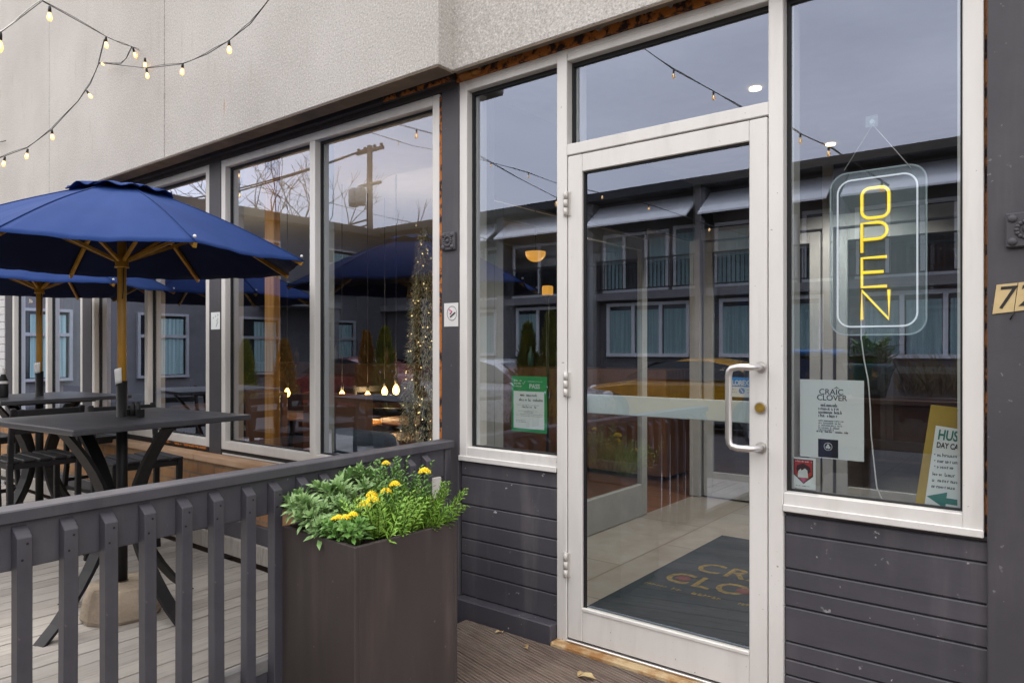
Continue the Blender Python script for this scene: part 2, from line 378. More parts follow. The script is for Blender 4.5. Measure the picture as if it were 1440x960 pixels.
def copy_tree(o, parent=None):
    c = o.copy(); COL.objects.link(c)
    if parent is not None: c.parent = parent
    elif o.name in LOCAL: LOCAL.add(c.name)
    for ch in list(o.children): copy_tree(ch, c)
    return c
def text_me(body, size, align='CENTER', extrude=.0005, shear=0., space=1., bold=0.):
    cu = bpy.data.curves.new('lettering', 'FONT'); cu.body = body; cu.size = size; cu.align_x = align; cu.extrude = extrude; cu.shear = shear; cu.space_character = space
    cu.resolution_u = 3; cu.offset = bold
    o = bpy.data.objects.new('lettering', cu); COL.objects.link(o)
    dg = bpy.context.evaluated_depsgraph_get(); me = bpy.data.meshes.new_from_object(o.evaluated_get(dg))
    bpy.data.objects.remove(o); bpy.data.curves.remove(cu); me.materials.clear(); return me
def put_text(body, size, mat, M, parent, name='lettering', **kw):
    me = text_me(body, size, **kw); me.transform(M); return link(name, me, mat, parent)
def wallM(x, y, z, tilt=0.):                               # text plane standing parallel to the facade, read from the street
    return Matrix.Translation((x, y, z)) @ Matrix.Rotation(tilt, 4, 'Y') @ Matrix.Rotation(R(90), 4, 'X')
def pydata(name, V, F, mat, parent=None, smooth=False):
    me = bpy.data.meshes.new(name); me.from_pydata([tuple(v) for v in V], [], F); me.update()
    if smooth: me.polygons.foreach_set('use_smooth', [True] * len(me.polygons))
    return link(name, me, mat, parent)
# ================================================================== SETTING
DECKX = -2.30
gb = MB(); gb.poly([(-90, -90, -.16), (60, -90, -.16), (60, 0.3, -.16), (-90, 0.3, -.16)])
tag(gb.build('parking_lot', 'asphalt'), kind='structure')
# patio deck: planks running towards the wall, real gaps
pb_ = MB(); x = -10.01
while x + .126 < -2.36:
    pb_.box(x + .0036, x + .1264, -4.6, -.145, -.080, -.05 + random.uniform(-.0015, .0015), .002); x += .130
tag(pb_.build('patio_deck', 'patio_boards'), kind='structure')
# entry deck: ridged boards laid at a slight angle, clipped to the landing in front of the door
eb = bmesh.new()
for i in range(-32, 40):
    b = MB(); b.box(-6, 6, i * .142 + .003, i * .142 + .139, -.030, 0.0, .002)
    bmesh.ops.transform(b.bm, matrix=Matrix.Rotation(-ENT_ROT, 4, 'Z'), verts=b.bm.verts)
    me = bpy.data.meshes.new('t'); b.bm.to_mesh(me); eb.from_mesh(me); bpy.data.meshes.remove(me); b.bm.free()
for co, no in (((-2.335, 0, 0), (-1, 0, 0)), ((2.4, 0, 0), (1, 0, 0)), ((0, -.058, 0), (0, 1, 0)), ((0, -2.6, 0), (0, -1, 0))):
    r_ = bmesh.ops.bisect_plane(eb, geom=eb.verts[:] + eb.edges[:] + eb.faces[:], plane_co=co, plane_no=no, clear_outer=True)
    bmesh.ops.holes_fill(eb, edges=[e for e in eb.edges if e.is_boundary])
me = bpy.data.meshes.new('entry_deck'); eb.to_mesh(me); eb.free()
tag(link('entry_deck', me, 'entry_boards'), kind='structure')
f = MB(); f.poly([(-2.72, .02, -.004), (3.2, .02, -.004), (3.2, 9, -.004), (-2.72, 9, -.004)])
tag(f.build('floor', 'tile'), kind='structure')
f = MB(); f.poly([(-14, .05, -.008), (-2.70, .05, -.008), (-2.70, 9, -.008), (-14, 9, -.008)])
tag(f.build('dining_floor', 'dark_wood'), kind='structure')
f = MB(); f.box(-2.72, 3.2, .12, 9, 2.81, 2.86); tag(f.build('ceiling', 'grey_ceiling'), kind='structure')
f = MB(); f.box(-14, -2.76, .12, 1.25, 2.72, 2.80); f.box(-14, -2.76, 1.25, 9, 2.90, 2.95); f.box(-2.76, -2.72, .12, 1.25, 2.70, 2.95)
tag(f.build('dining_ceiling', 'white_ceiling'), kind='structure')

# ================================================================== THE SHOP BUILDING
B = thing('restaurant_building', 'grey stucco restaurant with charcoal pillars, aluminium shop windows and glazed door', 'building', (-3.5, 0, 0))
# --- stucco above the windows (two planes, vertical control joints)
xc = P(615.8, 94, -.20).x
j1, j2 = P(231, 100, -.2).x, P(69, 100, -.2).x
st = MB(); g = .006
for a, b in ((-14, j2), (j2, j1), (j1, xc)):
    st.box(a + (g if a > -14 else 0), b - (g if b < xc else 0), -.20, -.09, 2.682, 6.2, .004)
st.box(-14, xc - .01, -.185, -.092, 2.70, 6.1)
st.box(xc - .05, 3.2, -.098, -.064, 2.684, 6.2, .004); st.box(xc - .05, 3.2, -.064, -.0455, 2.80, 6.2)
st.box(-14, 3.2, -.045, .10, 2.86, 6.2)
st.build('stucco_wall', 'stucco', B)
s = MB(); s.box(-14, xc - .004, -.196, -.085, 2.672, 2.6825, .002); s.box(xc + .003, 3.2, -.095, -.066, 2.674, 2.6845, .002); s.build('soffit', 'taupe', B)
# dark timbers between stucco and window heads, with rusty torn flashing
t = MB()
t.box(-14, -2.44, -.085, -.045, 2.70, 2.86, .004); t.box(-14, -2.44, -.045, -.012, 2.664, 2.84, .004); t.box(-14, -2.44, -.012, .05, 2.640, 2.84, .004)
t.box(-2.43, 3.2, -.044, -.024, 2.705, 2.86, .003); t.build('header_timber', 'dark_trim', B)
def ragged(x0, x1, y0, y1, z0, z1, amp, n):               # flashing strip with an uneven torn upper edge
    m_ = MB(); top = []; 
    for i in range(n + 1):
        xx = x0 + (x1 - x0) * i / n
        top.append((xx, z1 - random.random() ** 2 * amp))
    pts = [(x0, y0, z0)] + [(x1, y0, z0)] + [(a, y0, b) for a, b in reversed(top)]
    for (a, za), (c, zc_) in zip(top, top[1:]):
        m_.prism([(a, y0, z0), (c, y0, z0), (c, y0, zc_), (a, y0, za)], (0, y1 - y0, 0))
    return m_
ragged(-2.44, 3.2, -.014, .02, 2.662, 2.735, .05, 150).build('rusted_flashing', 'rust', B)
rg = ragged(-2.95, -2.455, -.048, -.040, 2.664, 2.69, .022, 40); rg.build('rusted_flashing', 'rust', B)
for q in ((-2.572, -2.556, -.001, .03, .63, 2.62), (-.2190, -.2115, .012, .04, .742, 2.72), (-5.6, -4.85, -.003, .02, .607, .624)):
    rg = MB(); rg.box(*q); rg.build('rusted_flashing', 'rust', B)
for k in range(1):
    c_ = MB(); c_.ball((-2.36, -.03, 2.672), .035, 2, (1.3, .8, .6)); c_.ball((-2.30, -.025, 2.678), .026, 2, (1.3, .8, .6)); c_.build('foam_filler', simple('orange_foam', (.40, .17, .03), (.25, .09, .015), .9, ns=30, bs=40, bstr=.8, bd=.01), B)
# --- charcoal pillars
def pillar(x0, x1, y=-.004):
    b = MB(); b.box(x0, x1, y, .10, -.15, 2.66, .004); return b.build('pillar', 'paint', B)
pillar(-2.556, -2.437); pillar(-4.838, -4.685); pillar(-7.02, -6.825); pillar(-9.02, -8.82)
p = MB(); p.box(-.2118, 3.2, -.012, .10, -.15, 2.70, .004); p.build('pillar', 'paint', B)
w = MB()
for k in range(34): w.box(-14, -9.024, -.012 - .004 * 0, .10, .08 * k - .14, .08 * k - .064, .004)
w.build('clapboard_wall', 'white_siding', B)
# carved rosette blocks on the pillars
def rosette(x, z, y, sz=.098):
    m_ = MB(); h = sz / 2
    m_.box(x - h, x + h, y - .016, y, z - h, z + h, .004)
    for a, b in ((-1, -1), (1, -1), (-1, 1), (1, 1)): m_.ball((x + a * h * .66, y - .016, z + b * h * .66), .013, 2, (1, .55, 1))
    m_.ball((x, y - .016, z), .011, 2, (1, .9, 1))
    for k in range(14):
        a = 2 * math.pi * k / 14
        m_.ball((x + .024 * math.cos(a), y - .016, z + .024 * math.sin(a)), .0085, 1, (1, .8, 1))
    return m_.build('rosette_block', 'paint', B)
c = P(633.5, 339, -.01); rosette(-2.497, c.z, -.004, .092)
c = P(1437, 323, -.02); rosette(c.x + .012, c.z, -.012, .105)
# --- siding below the shop windows
def siding(x0, x1, zs, y, bx):
    m_ = MB()
    for a, b in zip(zs, zs[1:]): m_.box(x0, x1, y, .08, b + .0025, a - .0025, .0035)
    m_.box(x0 + .002, x1 - .002, y + .012, .07, zs[-1], zs[0] - .01)
    return m_.build('siding', bx, B)
siding(-2.432, -1.8385, [.772, .686, .543, .455, .372, .291, .205, .085], .012, 'paint_low')
siding(-.8335, -.209, [.735, .715, .649, .519, .449, .3816, .2517, .1887, .1289, .0, -.13], .012, 'paint_low')
m_ = MB(); m_.box(-2.430, -1.840, -.045, .050, -.14, .084, .005); m_.build('baseboard', 'paint_low', B)
m_ = MB(); m_.box(-2.552, -2.440, -.05, -.006, -.14, .09, .005); m_.build('baseboard', 'paint_low', B)
# --- plinth of tan brick with ledge board under the patio windows
m_ = MB(); m_.box(-9.0, -2.60, -.085, .07, .07, .545); m_.build('brick_plinth', 'brick', B)
m_ = MB()
for a, b in ((-9.0, -7.03), (-7.025, -4.86), (-4.855, -3.2), (-3.195, -2.60)): m_.box(a, b, -.112, -.0062, .547, .592, .007, seg=2)
m_.build('ledge', 'cap_stone', B)
m_ = MB(); m_.box(-9.0, -2.60, -.118, -.086, -.02, .205, .004); m_.build('kickboard', 'paint_rail', B)
m_ = MB(); m_.box(-9.0, -2.58, -.144, -.1185, -.02, .095, .004); m_.build('kickboard', 'patio_boards', B)
m_ = MB(); m_.box(-9, -2.58, .0, .06, .552, .6255); m_.build('sill_gap', 'gasket', B)
m_ = MB(); m_.box(-4.66, -2.59, -.0055, -.001, .592, .604, .001); m_.build('flashing', 'white_plastic', B)

# --- aluminium windows
def window(x0, x1, z0, z1, mull=(), fr=.05, head=.05, sill=.058, mat='alu', depth=.085, gy=.052, sub=None, name='window'):
    o_ = MB(); bv = .0025
    o_.box(x0, x0 + fr, 0, depth, z0, z1, bv); o_.box(x1 - fr, x1, 0, depth, z0, z1, bv)
    o_.box(x0 + fr, x1 - fr, .001, depth, z1 - head, z1, bv); o_.box(x0 + fr, x1 - fr, .001, depth, z0, z0 + sill, bv)
    for mx_ in mull: o_.box(mx_ - .0265, mx_ + .0265, -.001, depth, z0 + sill, z1 - head, bv)
    # inner stops behind the glass
    ed = [x0 + fr] + [e for mx_ in mull for e in (mx_ - .0265, mx_ + .0265)] + [x1 - fr]
    for a, b in zip(ed[::2], ed[1::2]):
        o_.box(a, a + .018, gy + .006, .13, z0 + sill, z1 - head); o_.box(b - .018, b, gy + .006, .13, z0 + sill, z1 - head)
    fo = o_.build(name, mat, B)
    k_ = MB()
    for a, b in zip(ed[::2], ed[1::2]):
        for q in ((a, a + .011, z0 + sill, z1 - head), (b - .011, b, z0 + sill, z1 - head), (a + .011, b - .011, z0 + sill, z0 + sill + .007), (a + .011, b - .011, z1 - head - .016, z1 - head)):
            k_.box(q[0], q[1], gy - .012, gy + .004, q[2], q[3])
        g_ = MB(); g_.poly([(a + .002, gy, z0 + sill), (b - .002, gy, z0 + sill), (b - .002, gy, z1 - head), (a + .002, gy, z1 - head)]); g_.build('pane', 'glass', fo, fix=False)
    k_.build('gasket', 'gasket', fo)
    return fo
ZB, ZT = .627, 2.638
window(-4.682, -2.574, ZB, ZT, (-3.6435,))
window(-6.822, -4.841, ZB, ZT, (-5.80,))
window(-8.815, -7.024, ZB, ZT, (-7.87,))
# --- entrance bay: narrow side light, transom, big right window
def light(x0, x1, z0, z1, l, r_, t_, b_, mat='alu'):
    o_ = MB(); bv = .0025
    if l: o_.box(x0, x0 + l, 0, .085, z0, z1, bv)
    if r_: o_.box(x1 - r_, x1, 0, .085, z0, z1, bv)
    if t_: o_.box(x0 + l, x1 - r_, .001, .085, z1 - t_, z1, bv); o_.box(x0 + l, x1 - r_, -.001, .002, z1 - t_ * .45, z1 - .003, .0008)
    if b_:
        o_.box(x0 + l, x1 - r_, .001, .085, z0, z0 + b_, bv)
        o_.box(x0, x1, -.010, -.0005, z0 - .012, z0 + .014, .003)
    a, b, c_, d_ = x0 + l, x1 - r_, z0 + b_, z1 - t_
    o_.box(a, a + .020, .058, .13, c_, d_); o_.box(b - .020, b, .058, .13, c_, d_)
    fo = o_.build('window', mat, B); k_ = MB()
    for q in ((a, a + .012, c_, d_), (b - .010, b, c_, d_), (a + .012, b - .010, c_, c_ + .007), (a + .012, b - .010, d_ - .018, d_)): k_.box(q[0], q[1], .040, .056, q[2], q[3])
    k_.build('gasket', 'gasket', fo)
    g_ = MB(); g_.poly([(a + .002, .052, c_), (b - .002, .052, c_), (b - .002, .052, d_), (a + .002, .052, d_)]); g_.build('pane', 'glass', fo, fix=False)
    return fo
light(-2.434, -1.8375, .775, 2.664, .05, 0, .052, .058)
light(-1.7825, -.8885, 2.236, 2.664, 0, 0, .054, 0)
light(-.8340, -.2207, .742, 2.664, 0, .057, .054, .056)
d = MB()
d.box(-1.837, -1.783, -.003, .09, .0, 2.664, .003); d.box(-.888, -.8345, -.003, .09, -.12, 2.668, .003)
d.box(-1.783, -.888, -.002, .09, 2.186, 2.236, .003)
df = d.build('door_frame', 'alu', B)
d = MB(); d.box(-1.84, -.83, -.055, .30, -.02, .016, .006); d.build('threshold', simple('worn_yellow_threshold', (.55, .41, .23), (.34, .17, .06), .9, ns=11, lo=.4, hi=.6, bs=50, bstr=.9, bd=.008), B)
d = MB(); d.box(-1.782, -.889, -.012, .075, .0165, .028, .003); d.build('sill_plate', 'steel', B)
# the door leaf
X0, X1, Z0, Z1 = -1.779, -.8925, .032, 2.181
SL, SR, TR, BR = .075, .068, .078, .142
d = MB(); bv = .003
d.box(X0, X0 + SL, 0, .045, Z0, Z1, bv); d.box(X1 - SR, X1, 0, .045, Z0, Z1, bv)
d.box(X0 + SL, X1 - SR, .001, .044, Z1 - TR, Z1, bv); d.box(X0 + SL, X1 - SR, .001, .044, Z0, Z0 + BR, bv)
d.box(X0 + SL, X1 - SR, -.004, .012, Z0 + BR - .006, Z0 + BR + .008, .002)
door = d.build('door', 'alu', B)
k_ = MB(); a, b, c_, d_ = X0 + SL, X1 - SR, Z0 + BR, Z1 - TR
for q in ((a, a + .008, c_, d_), (b - .004, b, c_, d_), (a + .008, b - .004, d_ - .007, d_)): k_.box(q[0], q[1], .012, .030, q[2], q[3])
k_.build('gasket', 'gasket', door)
g_ = MB(); g_.poly([(a + .002, .022, c_), (b - .002, .022, c_), (b - .002, .022, d_), (a + .002, .022, d_)]); g_.build('pane', 'glass', door, fix=False)
g_ = MB(); g_.box(a + .004, b - .004, .030, .040, 1.038, 1.122, .003); g_.build('push_bar', 'push_bar', door)
# offset pull handle of bent tube
zc1, zc2 = P(1070, 516, 0).z, P(1070, 629, 0).z; hx = -.915; gx = -1.012; oy = -.072
def bend(z, s_):
    pts = [(hx, .0, z), (hx, -.02, z), (hx - .006, -.042, z), (hx - .022, oy + .012, z), (hx - .045, oy, z)]
    return pts + [(gx + .035, oy, z), (gx + .012, oy, z + s_ * .005), (gx + .003, oy, z + s_ * .016), (gx, oy, z + s_ * .036)]
hp = bend(zc1, -1) + bend(zc2, 1)[::-1]
h = MB(); h.tube(hp, .0128, 14)
for z in (zc1, zc2): h.tube([(hx, .001, z), (hx, -.004, z)], .021, 16)
h.build('pull_handle', 'steel', door)
hi_ = MB(); hi_.tube([(gx + .05, .085, zc2 - .05), (gx + .05, .085, zc1 - .16)], .011, 10); hi_.build('inner_handle', 'steel', door)
for py in (287, 540, 793):
    z = P(797, py, 0).z; q = MB()
    for k in range(3): q.tube([(-1.7812, -.014, z - .054 + k * .037), (-1.7812, -.014, z - .054 + k * .037 + .034)], .0095, 10)
    q.box(-1.800, -1.783, -.0065, -.0032, z - .055, z + .055, .001); q.box(-1.7785, -1.762, -.0035, -.0002, z - .055, z + .055, .001)
    q.build('hinge', 'alu_dirty', door)
z = P(1070, 573, 0).z; x = PX(1070)
q = MB(); q.tube([(x, .002, z), (x, -.010, z)], .0215, 20); q.build('lock_ring', 'steel', door)
q = MB(); q.tube([(x, -.0105, z), (x, -.0145, z)], .0175, 20); q.box(x - .002, x + .002, -.0152, -.0146, z - .008, z + .004); q.build('lock_cylinder', 'brass', door)
# --- interior walls of the shop (seen through the glass)
w = MB(); w.box(-14, -2.7, 8.9, 9, 0, 2.95); w.box(-14.1, -14, .1, 9, 0, 2.95)
w.box(-14, -9.05, .12, .16, 0, 2.95); w.build('interior_wall', 'dark_wall', B)
w = MB(); w.box(-2.7, 3.2, 8.9, 9, 0, 2.85); w.box(3.2, 3.3, .1, 9, 0, 2.85); w.box(-.78, 3.2, .36, .40, 0, .70); w.build('interior_wall', 'brown_wall', B)
w = MB(); w.box(-.80, 3.2, .10, .36, .68, .735, .003); w.build('window_ledge', 'dark_wall', B)
# golden timber column just inside the patio window
cx = PX(379, .15); w = MB(); w.box(cx - .055, cx + .055, .145, .20, .0, 2.72, .006); w.build('timber_column', 'oak', B)
# bar counter and back wall blocks inside the dining room
w = MB(); w.box(-10.5, -3.2, 3.9, 4.5, .04, 1.12, .01); w.build('bar_counter', 'dark_wood', B)
w = MB(); w.box(-4.3, -3.62, .40, .46, .05, 1.02, .004); w.box(-5.2, -4.70, .5, .55, .05, 1.0, .004); w.build('half_wall', 'brown_wall', B)
# vestibule partitions
def glazed(x0, x1, y0, y1, z0, z1, axis, brail=.25, trail=.09, st_=.085):
    m_ = MB(); t_ = .045
    def bx(a, b, zl, zh):
        if axis == 'y': m_.box(x0, x0 + t_, a, b, zl, zh, .003)
        else: m_.box(a, b, y0, y0 + t_, zl, zh, .003)
    a, b = (y0, y1) if axis == 'y' else (x0, x1)
    bx(a, a + st_, z0, z1); bx(b - st_, b, z0, z1); bx(a + st_, b - st_, z0, z0 + brail); bx(a + st_, b - st_, z1 - trail, z1)
    o_ = m_.build('inner_door', 'inner_frame', B); g_ = MB(); q = t_ / 2
    if axis == 'y': g_.poly([(x0 + q, a + st_, z0 + brail), (x0 + q, b - st_, z0 + brail), (x0 + q, b - st_, z1 - trail), (x0 + q, a + st_, z1 - trail)])
    else: g_.poly([(a + st_, y0 + q, z0 + brail), (b - st_, y0 + q, z0 + brail), (b - st_, y0 + q, z1 - trail), (a + st_, y0 + q, z1 - trail)])
    g_.build('pane', 'inner_glass', o_, fix=False); return o_
glazed(-2.745, -2.7, .60, 2.53, 0, 2.20, 'y', .25)
glazed(-2.62, -1.62, 3.45, 3.5, .01, 2.28, 'x', .22)
glazed(-1.50, -.55, 3.45, 3.5, .01, 2.28, 'x', .22)
w = MB(); w.box(-2.74, -2.64, 3.42, 3.54, 0, 2.81, .003); w.box(-1.60, -1.52, 3.43, 3.53, 0, 2.81, .003); w.box(-.53, -.45, 3.43, 3.53, 0, 2.81, .003); w.box(-2.645, -.53, 3.44, 3.52, 2.30, 2.40, .003); w.build('inner_door_frame', 'inner_frame', B)
w = MB(); w.box(-2.75, -2.695, .13, .59, 0, 2.81); w.build('inner_door_frame', 'inner_frame', B)
w = MB(); w.box(-.45, 3.2, 3.44, 3.52, 0, 2.81); w.build('interior_wall', 'dark_wall', B)
w = MB(); w.box(-2.745, -2.705, .60, 2.53, 2.22, 2.81); w.box(-2.745, -2.705, 2.53, 3.42, 2.30, 2.81); w.box(-2.64, -.53, 3.45, 3.51, 2.40, 2.81); w.build('interior_wall', 'dark_wall', B)
# recessed ceiling lamps that show through the transom and the right window
for px, py in ((1062, 126), (1168, 204)):
    tt = (2.80 - CZ) * FPX / (HOR - py); dx, dy = ray(px)
    q = MB(); q.tube([(tt * dx, CY + tt * dy, 2.809), (tt * dx, CY + tt * dy, 2.799)], .033, 24); q.build('downlight', 'downlight', B)
    L = bpy.data.lights.new('downlight_glow', 'SPOT'); L.energy = 105; L.color = (1, .92, .82); L.spot_size = R(125); L.spot_blend = .6; L.shadow_soft_size = .05
    lo = bpy.data.objects.new('downlight_glow', L); COL.objects.link(lo); lo.location = (tt * dx, CY + tt * dy, 2.78)
# ================================================================== PATIO FENCE
A, Bv = Vector((-2.431, -.06, 0)), Vector((-2.318, -2.25, 0))     # line of the outer (entry side) edge of the cap
A = Vector((-2.425, -.04, 0)); 
dr = (Bv - A).normalized(); L = (Bv - A).length + .5
F = thing('patio_railing', 'charcoal painted timber railing with square balusters between patio and entry', 'railing', tuple(A), rz=math.atan2(dr.y, dr.x))
# local x runs along the rail towards the street, +y is the entry side
m_ = MB(); m_.box(0, L, -.092, -.002, .830, .868, .004); m_.build('top_rail', 'paint_rail', F)
m_ = MB(); m_.box(.06, L, -.058, -.022, .695, .8292, .003); m_.build('rail_board', 'paint_rail', F)
m_ = MB(); m_.box(.06, L, -.060, -.0225, .10, .150, .003); m_.build('bottom_rail', simple('worn_bottom_rail', (.25, .24, .235), (.09, .088, .095), .8, ns=9, stretch=(.3, 1, 1)), F)
m_ = MB(); m_.box(-.02, L, -.052, -.026, -.15, .098, .003); m_.build('lower_board', 'paint_rail', F)
m_ = MB(); m_.box(.01, .055, -.062, -.018, -.12, .8295, .004); m_.build('post', 'paint_rail', F)
m_ = MB(); m_.box(.10, .18, -.0215, -.004, .60, .6995, .002); m_.build('bracket_block', 'alu_dirty', F)
def baluster():
    b = MB(); w = .0195; y0, y1, zt = -.0215, .019, .820
    for a in (-w,):
        pts = [(a, y0, .02), (a, y1, .02), (a, y1, zt - .030), (a, y0, zt)]
        b.prism(pts, (2 * w, 0, 0))
    bmesh.ops.bevel(b.bm, geom=b.bm.edges[:], offset=.002, segments=1, affect='EDGES')
    return b
b0 = None
inv = F.matrix_basis.inverted()
def rail_x_at(px):                                        # where along the rail a pixel column meets the baluster face
    dx, dy = ray(px); nx, ny = -dr.y, dr.x
    off = A + Vector((-dr.y, dr.x, 0)) * .019
    t = ((off.x) * (-dr.y) + (off.y - CY) * dr.x) / (dx * -dr.y + dy * dr.x)
    return (Vector((t * dx, CY + t * dy, 0)) - off).dot(dr)
xs = [rail_x_at(p) for p in (33.5, 96, 155.5, 210, 260.5, 308.5, 353, 391)]
print('baluster x', [round(v, 3) for v in xs])
pitch = (xs[0] - xs[6]) / 6
k = 0
for i in range(-14, 10):
    xx = xs[6] - pitch * i + 0
    if xx < .16 or xx > L - .05: continue
    if b0 is None:
        b0 = baluster().build('baluster', 'paint_rail', F); b0.location.x = xx
        for sx_, sz_ in ((-.006, .772), (.007, .728)):
            m_ = MB(); m_.tube([(sx_, .0185, sz_), (sx_, .0198, sz_)], .0036, 8); m_.build('screw', 'black_metal', b0)
    else:
        c = copy_tree(b0, F); c.location.x = xx; c.location.z = random.uniform(-.006, .003); c.location.x += random.uniform(-.004, .004); c.rotation_euler = (0, random.gauss(0, .004), random.gauss(0, .02))

# ================================================================== PLANTER AND PLANTS
PR = R(-3)                                                # slight turn
pc = Vector((-1.905, -1.10, 0))
PW = .455; PHT = .652
p0 = thing('planter_box', 'tall square brown metal planter standing beside the patio railing', 'planter', tuple(pc), rz=PR)
m_ = MB(); th = .018                                       # local: front corner at origin, box extends to -x and +y
m_.box(-PW, 0, 0, th, .03, PHT, .003); m_.box(-PW, 0, PW + .03 - th, PW + .03, .03, PHT, .003)
m_.box(-PW, -PW + th, th, PW + .03 - th, .03, PHT - .0008, .003); m_.box(-th, 0, th, PW + .03 - th, .03, PHT - .0008, .003)
m_.box(-PW + .02, -.02, .02, PW + .01, .0, .05)
m_.build('box', 'planter', p0)
m_ = MB()
for k in range(4):
    pass
m_.grid(lambda u, v: (-PW + th + u * (PW - 2 * th), th + v * (PW + .03 - 2 * th), PHT - .045 + .012 * math.sin(9 * u) * math.cos(8 * v)), 14, 14)
m_.build('soil', 'soil', p0)
PM = Matrix.Translation(pc) @ Matrix.Rotation(PR, 4, 'Z')
def leaf(V, Fc, base, d, up, ln, wd, curl=.15):
    d = d.normalized(); sd = d.cross(up)
    if sd.length < 1e-4: sd = d.orthogonal()
    sd.normalize(); n = sd.cross(d).normalized(); i = len(V)
    def pt(s, w, z): return base + d * (ln * s) + sd * w + n * z
    V += [pt(0, 0, 0), pt(.38, wd * .42, wd * .16 + curl * ln * .16), pt(.38, -wd * .42, wd * .16 + curl * ln * .16), pt(.38, 0, curl * ln * .12),
          pt(.72, wd * .5, wd * .14 + curl * ln * .05), pt(.72, -wd * .5, wd * .14 + curl * ln * .05), pt(.72, 0, curl * ln * .02), pt(1, 0, -curl * ln * .35)]
    Fc += [(i, i + 3, i + 1), (i, i + 2, i + 3), (i + 1, i + 3, i + 6, i + 4), (i + 3, i + 2, i + 5, i + 6), (i + 4, i + 6, i + 7), (i + 6, i + 5, i + 7)]
def rv(s=1.): return Vector((random.gauss(0, s), random.gauss(0, s), random.gauss(0, s)))
def W(x, y, z): return PM @ Vector((x, y, z))
UP = Vector((0, 0, 1))
def plant(name, label, rosettes=(), sprigs=(), flowers=(), mat='leaf_mid', at=(0, 0)):
    T = thing(name, label, 'plant', tuple(W(at[0], at[1], PHT - .05)), 'plants growing in the brown planter')
    V, Fc = [], []; st_ = MB()
    root = W(at[0], at[1], PHT - .05)
    for (pos, axis, n, ln, wd) in rosettes:                # whorl of lance leaves on a short stem
        pos = W(*pos); axis = Vector(axis).normalized(); o1 = axis.orthogonal().normalized(); o2 = axis.cross(o1)
        r0 = root + (pos - root) * .15; r0.z = root.z
        st_.tube([r0, r0 + (pos - r0) * .5 + UP * .01, pos], .0028, 5)
        for k in range(n):
            a = k * 2.39996; lev = k / n
            out = o1 * math.cos(a) + o2 * math.sin(a)
            d = (out * (1.15 - .85 * lev) + axis * (.12 + 1.05 * lev) + rv(.10))
            leaf(V, Fc, pos - axis * (.030 * (1 - lev)), d, axis, ln * (1.05 - .45 * lev) * random.uniform(.8, 1.15), wd * random.uniform(.8, 1.15), .25)
    for (pos, axis, ln, n, ll, lw) in sprigs:             # upright stems set with small leaves in pairs
        p = W(*pos); ax = Vector(axis).normalized(); pts = [p]; q = p.copy(); a2 = ax.copy()
        for k in range(8):
            a2 = (a2 + rv(.05) + UP * .02).normalized(); q = q + a2 * (ln / 8); pts.append(q.copy())
        st_.tube(pts, .0018, 5, radii=[.0024 - .0016 * k / 8 for k in range(9)])
        for k in range(n):
            s_ = .12 + .88 * k / n; j = min(int(s_ * 8), 7); b = pts[j].lerp(pts[j + 1], s_ * 8 - j)
            t = (pts[j + 1] - pts[j]).normalized(); o1 = t.orthogonal().normalized(); o2 = t.cross(o1); a = k * 2.39996
            out = o1 * math.cos(a) + o2 * math.sin(a)
            leaf(V, Fc, b, out + t * .75 + rv(.12), t, ll * (1.15 - .6 * s_) * random.uniform(.75, 1.2), lw * (1.1 - .5 * s_), .15)
    pydata('foliage', V, Fc, mat, T)
    for pos, r_ in flowers:
        m_ = MB(); c = W(*pos)
        st_.tube([c - UP * .06 + rv(.008), c - UP * .001], .0014, 5)
        for k in range(30):
            a = k * 2.39996; rr = r_ * math.sqrt((k + .5) / 30)
            m_.ball((c.x + rr * math.cos(a), c.y + rr * math.sin(a), c.z + .75 * r_ * (1 - (rr / r_) ** 2)), r_ * .25, 1, (1, 1, .9))
        m_.build('flower_head', 'yellow_flower', T)
    st_.build('stem', 'stem', T)
    return T
rs = []
for k in range(46):                                       # left: broad grey-green whorls
    a = random.random(); b = random.random()
    x = -PW + .005 + a * .235; y = .0 + b * .34
    h = PHT + .035 + .115 * math.sin(math.pi * min(1, a * .95 + .12)) * (.55 + .6 * b) + random.uniform(-.03, .02)
    rs.append(((x - .015 * (1 - a), y - .02 * (1 - b), h), (-.55 + a * .9 + random.gauss(0, .2), -.65 + b * .8 + random.gauss(0, .2), .85), 17, .074, .018))
plant('leafy_plant', 'grey-green plant with whorls of broad leaves on the railing side of the planter', rosettes=rs, mat='leaf_grey', at=(-.30, .18))
sp = []
for k in range(105):                                      # right: feathery bright green
    a = random.random(); b = random.random()
    x = -.18 + a * .165; y = .13 + b * .30
    sp.append(((x, y, PHT - .03), (.08 + (a - .45) * .9 + random.gauss(0, .15), -.25 + b * .85 + random.gauss(0, .18), .95), random.uniform(.11, .22) * (.8 + .3 * a), 30, .034, .0085))
plant('feathery_plant', 'bright green feathery plant leaning over the planter rim towards the shop door', sprigs=sp, mat='leaf_bright', at=(-.10, .28))
sp = []
for k in range(46):                                       # back: upright leafy spires
    a = random.random(); b = random.random()
    sp.append(((-.33 + a * .24, .25 + b * .17, PHT - .03), (random.gauss(0, .14), random.gauss(0, .14), 1), random.uniform(.17, .285), 30, .030, .013))
fl = [((-.175, .21, PHT + .098), .024), ((-.185, .18, PHT + .082), .026), ((-.21, .235, PHT + .110), .022), ((-.145, .25, PHT + .130), .020), ((-.13, .28, PHT + .153), .020), ((-.075, .38, PHT + .195), .022), ((-.245, .33, PHT + .215), .016)]
plant('flowering_plant', 'upright leafy spires with yellow button flowers at the back of the planter', sprigs=sp, flowers=fl, mat='leaf_mid', at=(-.21, .33))
rs = []
